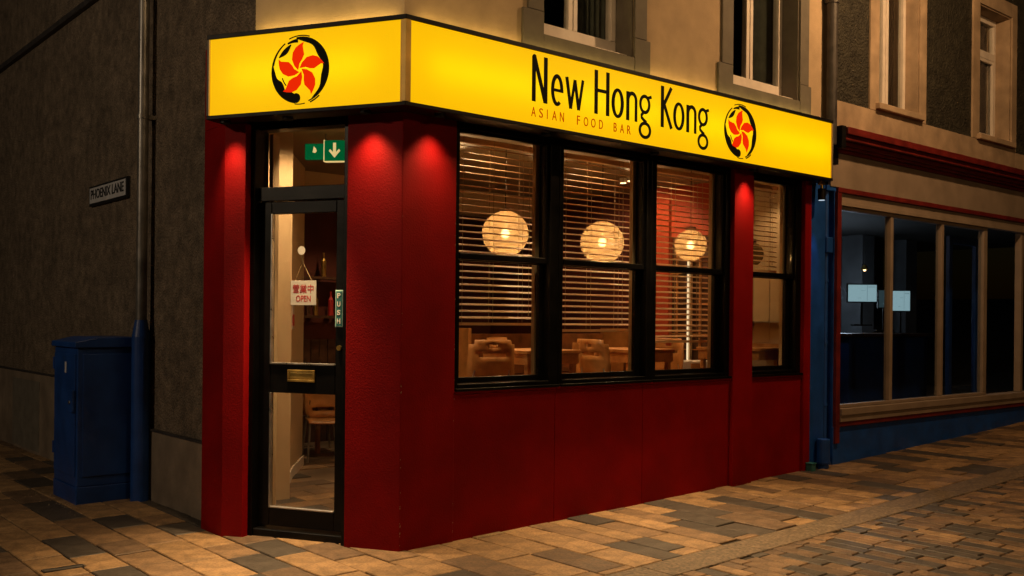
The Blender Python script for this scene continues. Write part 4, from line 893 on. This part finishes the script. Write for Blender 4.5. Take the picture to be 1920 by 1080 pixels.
def bracket2(label, x_, y_, z_, power):
    o = thing('street_lamp', label, 'street lamp', (x_, 0.0, z_))
    part('bracket_arm', MB().tube([(0.3, -0.002, z_-0.2), (0.1, -0.4, z_+0.1), (x_, y_, z_+0.12)], 0.02).box(0.24, 0.36, -0.02, -0.002, z_-0.35, z_-0.05), M['pipeblack'], o)
    part('lamp_head', MB().cyl((x_, y_, z_+0.02), (x_, y_, z_+0.16), 0.14, 0.05), M['pipeblack'], o)
    part('lamp_glass', MB().sphere((x_, y_, z_-0.03), 0.07, 1, 16, 10), M['lens'], o)
    l = point((x_, y_, z_-0.16), power, (1, 0.62, 0.28), 0.08, 'street_lamp_light'); l.parent = o; l.matrix_parent_inverse = o.matrix_world.inverted()
bracket2('bracket street lamp on the cream upper wall above the corner of the yellow sign', -0.9, -1.2, 5.6, 110)
# drain cover and grit on the pavement
dc = thing('drain_cover', 'narrow iron drain cover let into the lane paving near the bottom left', 'drain cover', (-1.76, 0.99, zg(-1.76)))
z = zg(-1.76)
part('cover_frame', MB().box(-1.88, -1.64, 0.955, 0.965, z-0.01, z+0.006).box(-1.88, -1.64, 1.015, 1.025, z-0.01, z+0.006).box(-1.88, -1.87, 0.9655, 1.0145, z-0.01, z+0.006).box(-1.65, -1.64, 0.9655, 1.0145, z-0.01, z+0.006), M['pipeblack'], dc)
part('cover_plate', MB().box(-1.868, -1.652, 0.967, 1.013, z-0.01, z+0.004), M['galv'], dc)
gr = MB(); rnd = random.Random(3)
for k in range(420):
    if k < 200: x_, y_ = -1.14+rnd.gauss(0, 0.10), 3.3+rnd.gauss(0, 0.35)
    elif k < 320: x_ = rnd.uniform(0.0, 4.6); y_ = -0.012-abs(rnd.gauss(0, 0.03))
    else: x_, y_ = rnd.uniform(-3, 6), rnd.uniform(-1.2, 1.5)
    if x_ > -1.12 and y_ > 2.9 or (x_ > 0 and y_ > -0.02) or (x_ > -0.6 and y_ > -0.1 and x_ < 0.05): continue
    h = rnd.uniform(0.002, 0.006); zz = zg(x_)+0.003; a = rnd.uniform(0, 3)
    p = [(x_+h*math.cos(a+t), y_+h*math.sin(a+t), zz) for t in (0, 1.7, 3.6)]
    gr.add(p+[(x_, y_, zz+h*0.9)], [(0, 1, 2), (0, 1, 3), (1, 2, 3), (2, 0, 3)])
o = part('pavement_grit', gr, M['creamN'], pv, local=True); o['kind'] = 'stuff'

ec = MB(); rnd = random.Random(11)
for k in range(34):
    z = rnd.uniform(0.0, 2.6) if k % 3 else rnd.uniform(0.0, 0.3); a = rnd.uniform(0.002, 0.005)
    x_ = rnd.choice([0.004, 0.428]) + rnd.uniform(-0.002, 0.003)
    ec.flat([(x_-a*0.5, z), (x_, z-a*1.5), (x_+a*0.6, z), (x_, z+a*1.2)], -0.0008 if x_ < 0.2 else -0.0008, 0.0009)
part('paint_chips', ec, M['creamN'], R, stuff=True)
for k, (x_, y_, z_, lb_) in enumerate([(7.05, 2.3, 2.28, 'left small warm pendant lamp glowing deep in the dark shop'), (8.25, 2.5, 2.30, 'middle small warm pendant lamp glowing deep in the dark shop'), (9.55, 2.3, 2.28, 'right small warm pendant lamp glowing deep in the dark shop')]):
    o = thing('pendant_lamp', lb_, 'lamp', (x_, y_, z_), 'small pendant lamps in the dark shop')
    part('cable', MB().cyl((x_, y_, z_+0.06), (x_, y_, 2.84), 0.004, n=6), M['signink'], o)
    part('lamp_shade', MB().cyl((x_, y_, z_), (x_, y_, z_+0.07), 0.06, 0.02, 14), M['brass'], o)
    part('bulb', MB().sphere((x_, y_, z_-0.004), 0.02, 1, 12, 8), M['lens'], o)

# floor tiles of the entrance, as seen through the door
rnd = random.Random(5); y_ = 0.62; row = 0
while y_ < 4.9:
    x_ = -0.40 - (row % 2)*0.2; 
    while x_ < 2.3:
        xa, xb = max(x_, -0.395)+0.003, min(x_+0.42, 2.3)-0.003
        ok = xb-xa > 0.08 and (xa*DY+y_*DX) > 0.32 and not (xb > 1.04 and y_ < 3.0) and not (y_ < 1.32 and xa < -0.30) 
        if ok and xa > -0.395+2: ok = False
        if ok:
            part('floor_tile', MB().box(xa, xb, y_+0.003, y_+0.207, 0.0505, 0.058+rnd.uniform(0, 0.001)), rnd.choice([SLAB[0], SLAB[1], SLAB[2], SLAB[3]]), R)
        x_ += 0.42
    y_ += 0.21; row += 1
# panelling and a picture on the side wall in the last window
for k in range(4):
    part('wall_panel', MB().box(RW-0.010, RW-0.001, 0.17+k*0.195, 0.17+k*0.195+0.188, 1.30, 2.90), M['creamin'], R, bevel=0.003)
part('dado_rail', MB().box(RW-0.03, RW-0.001, 0.16, 0.95, 1.24, 1.29), M['wood'], R, bevel=0.004)
pf = thing('picture_frame', 'small dark framed picture on the cream wall in the last window', 'picture', (RW-0.02, 0.34, 1.8))
part('frame', MB().box(RW-0.03, RW-0.011, 0.24, 0.42, 1.62, 1.86), M['darkwood'], pf, bevel=0.003)
part('print', MB().box(RW-0.033, RW-0.0305, 0.26, 0.40, 1.64, 1.84), M['redink'], pf)
ws = thing('wall_shelf', 'thin glass and steel shelf on the cream wall of the last window', 'shelf', (RW-0.1, 0.4, 1.55))
part('shelf_board', MB().box(RW-0.20, RW-0.012, 0.20, 0.85, 1.50, 1.512), M['chrome'], ws)
part('bracket', MB().box(RW-0.18, RW-0.012, 0.28, 0.292, 1.46, 1.499), M['chrome'], ws); part('bracket', MB().box(RW-0.18, RW-0.012, 0.74, 0.752, 1.46, 1.499), M['chrome'], ws)
# stock inside the neighbouring shop
for j, (sx, lb) in enumerate(((6.15, 'tall dark shelving with boxes behind the first pane of the dark shop'), (7.75, 'tall dark shelving with boxes behind the middle of the dark shop'), (10.2, 'tall dark shelving with boxes deepest in the dark shop'))):
    o = thing('shelving', lb, 'shelving', (sx+0.5, 3.6, 0.45))
    for z_ in (0.8, 1.25, 1.7, 2.15): part('shelf_board', MB().box(sx, sx+1.1, 3.45, 3.8, z_, z_+0.02), M['slatein'], o)
    for x_ in (sx-0.03, sx+1.101): part('upright', MB().box(x_, x_+0.029, 3.45, 3.8, 0.45, 2.35), M['slatein'], o)
    for q_ in range(9):
        bx_ = sx+0.05+(q_ % 3)*0.35; bz = (0.82, 1.27, 1.72)[q_//3]; h_ = rnd.uniform(0.15, 0.32)
        b = thing('storage_box', ['left', 'middle', 'right'][q_ % 3]+' box on the '+['bottom', 'second', 'third'][q_//3]+' board of the '+['first', 'middle', 'deepest'][j]+' shop shelving', 'box', (bx_+0.12, 3.6, bz), 'boxes on the shop shelving')
        part('box_body', MB().box(bx_, bx_+rnd.uniform(0.18, 0.28), 3.5, 3.75, bz+0.001, bz+h_), rnd.choice([M['cream'], M['slatein'], M['redtrim'], M['stone']]), b)
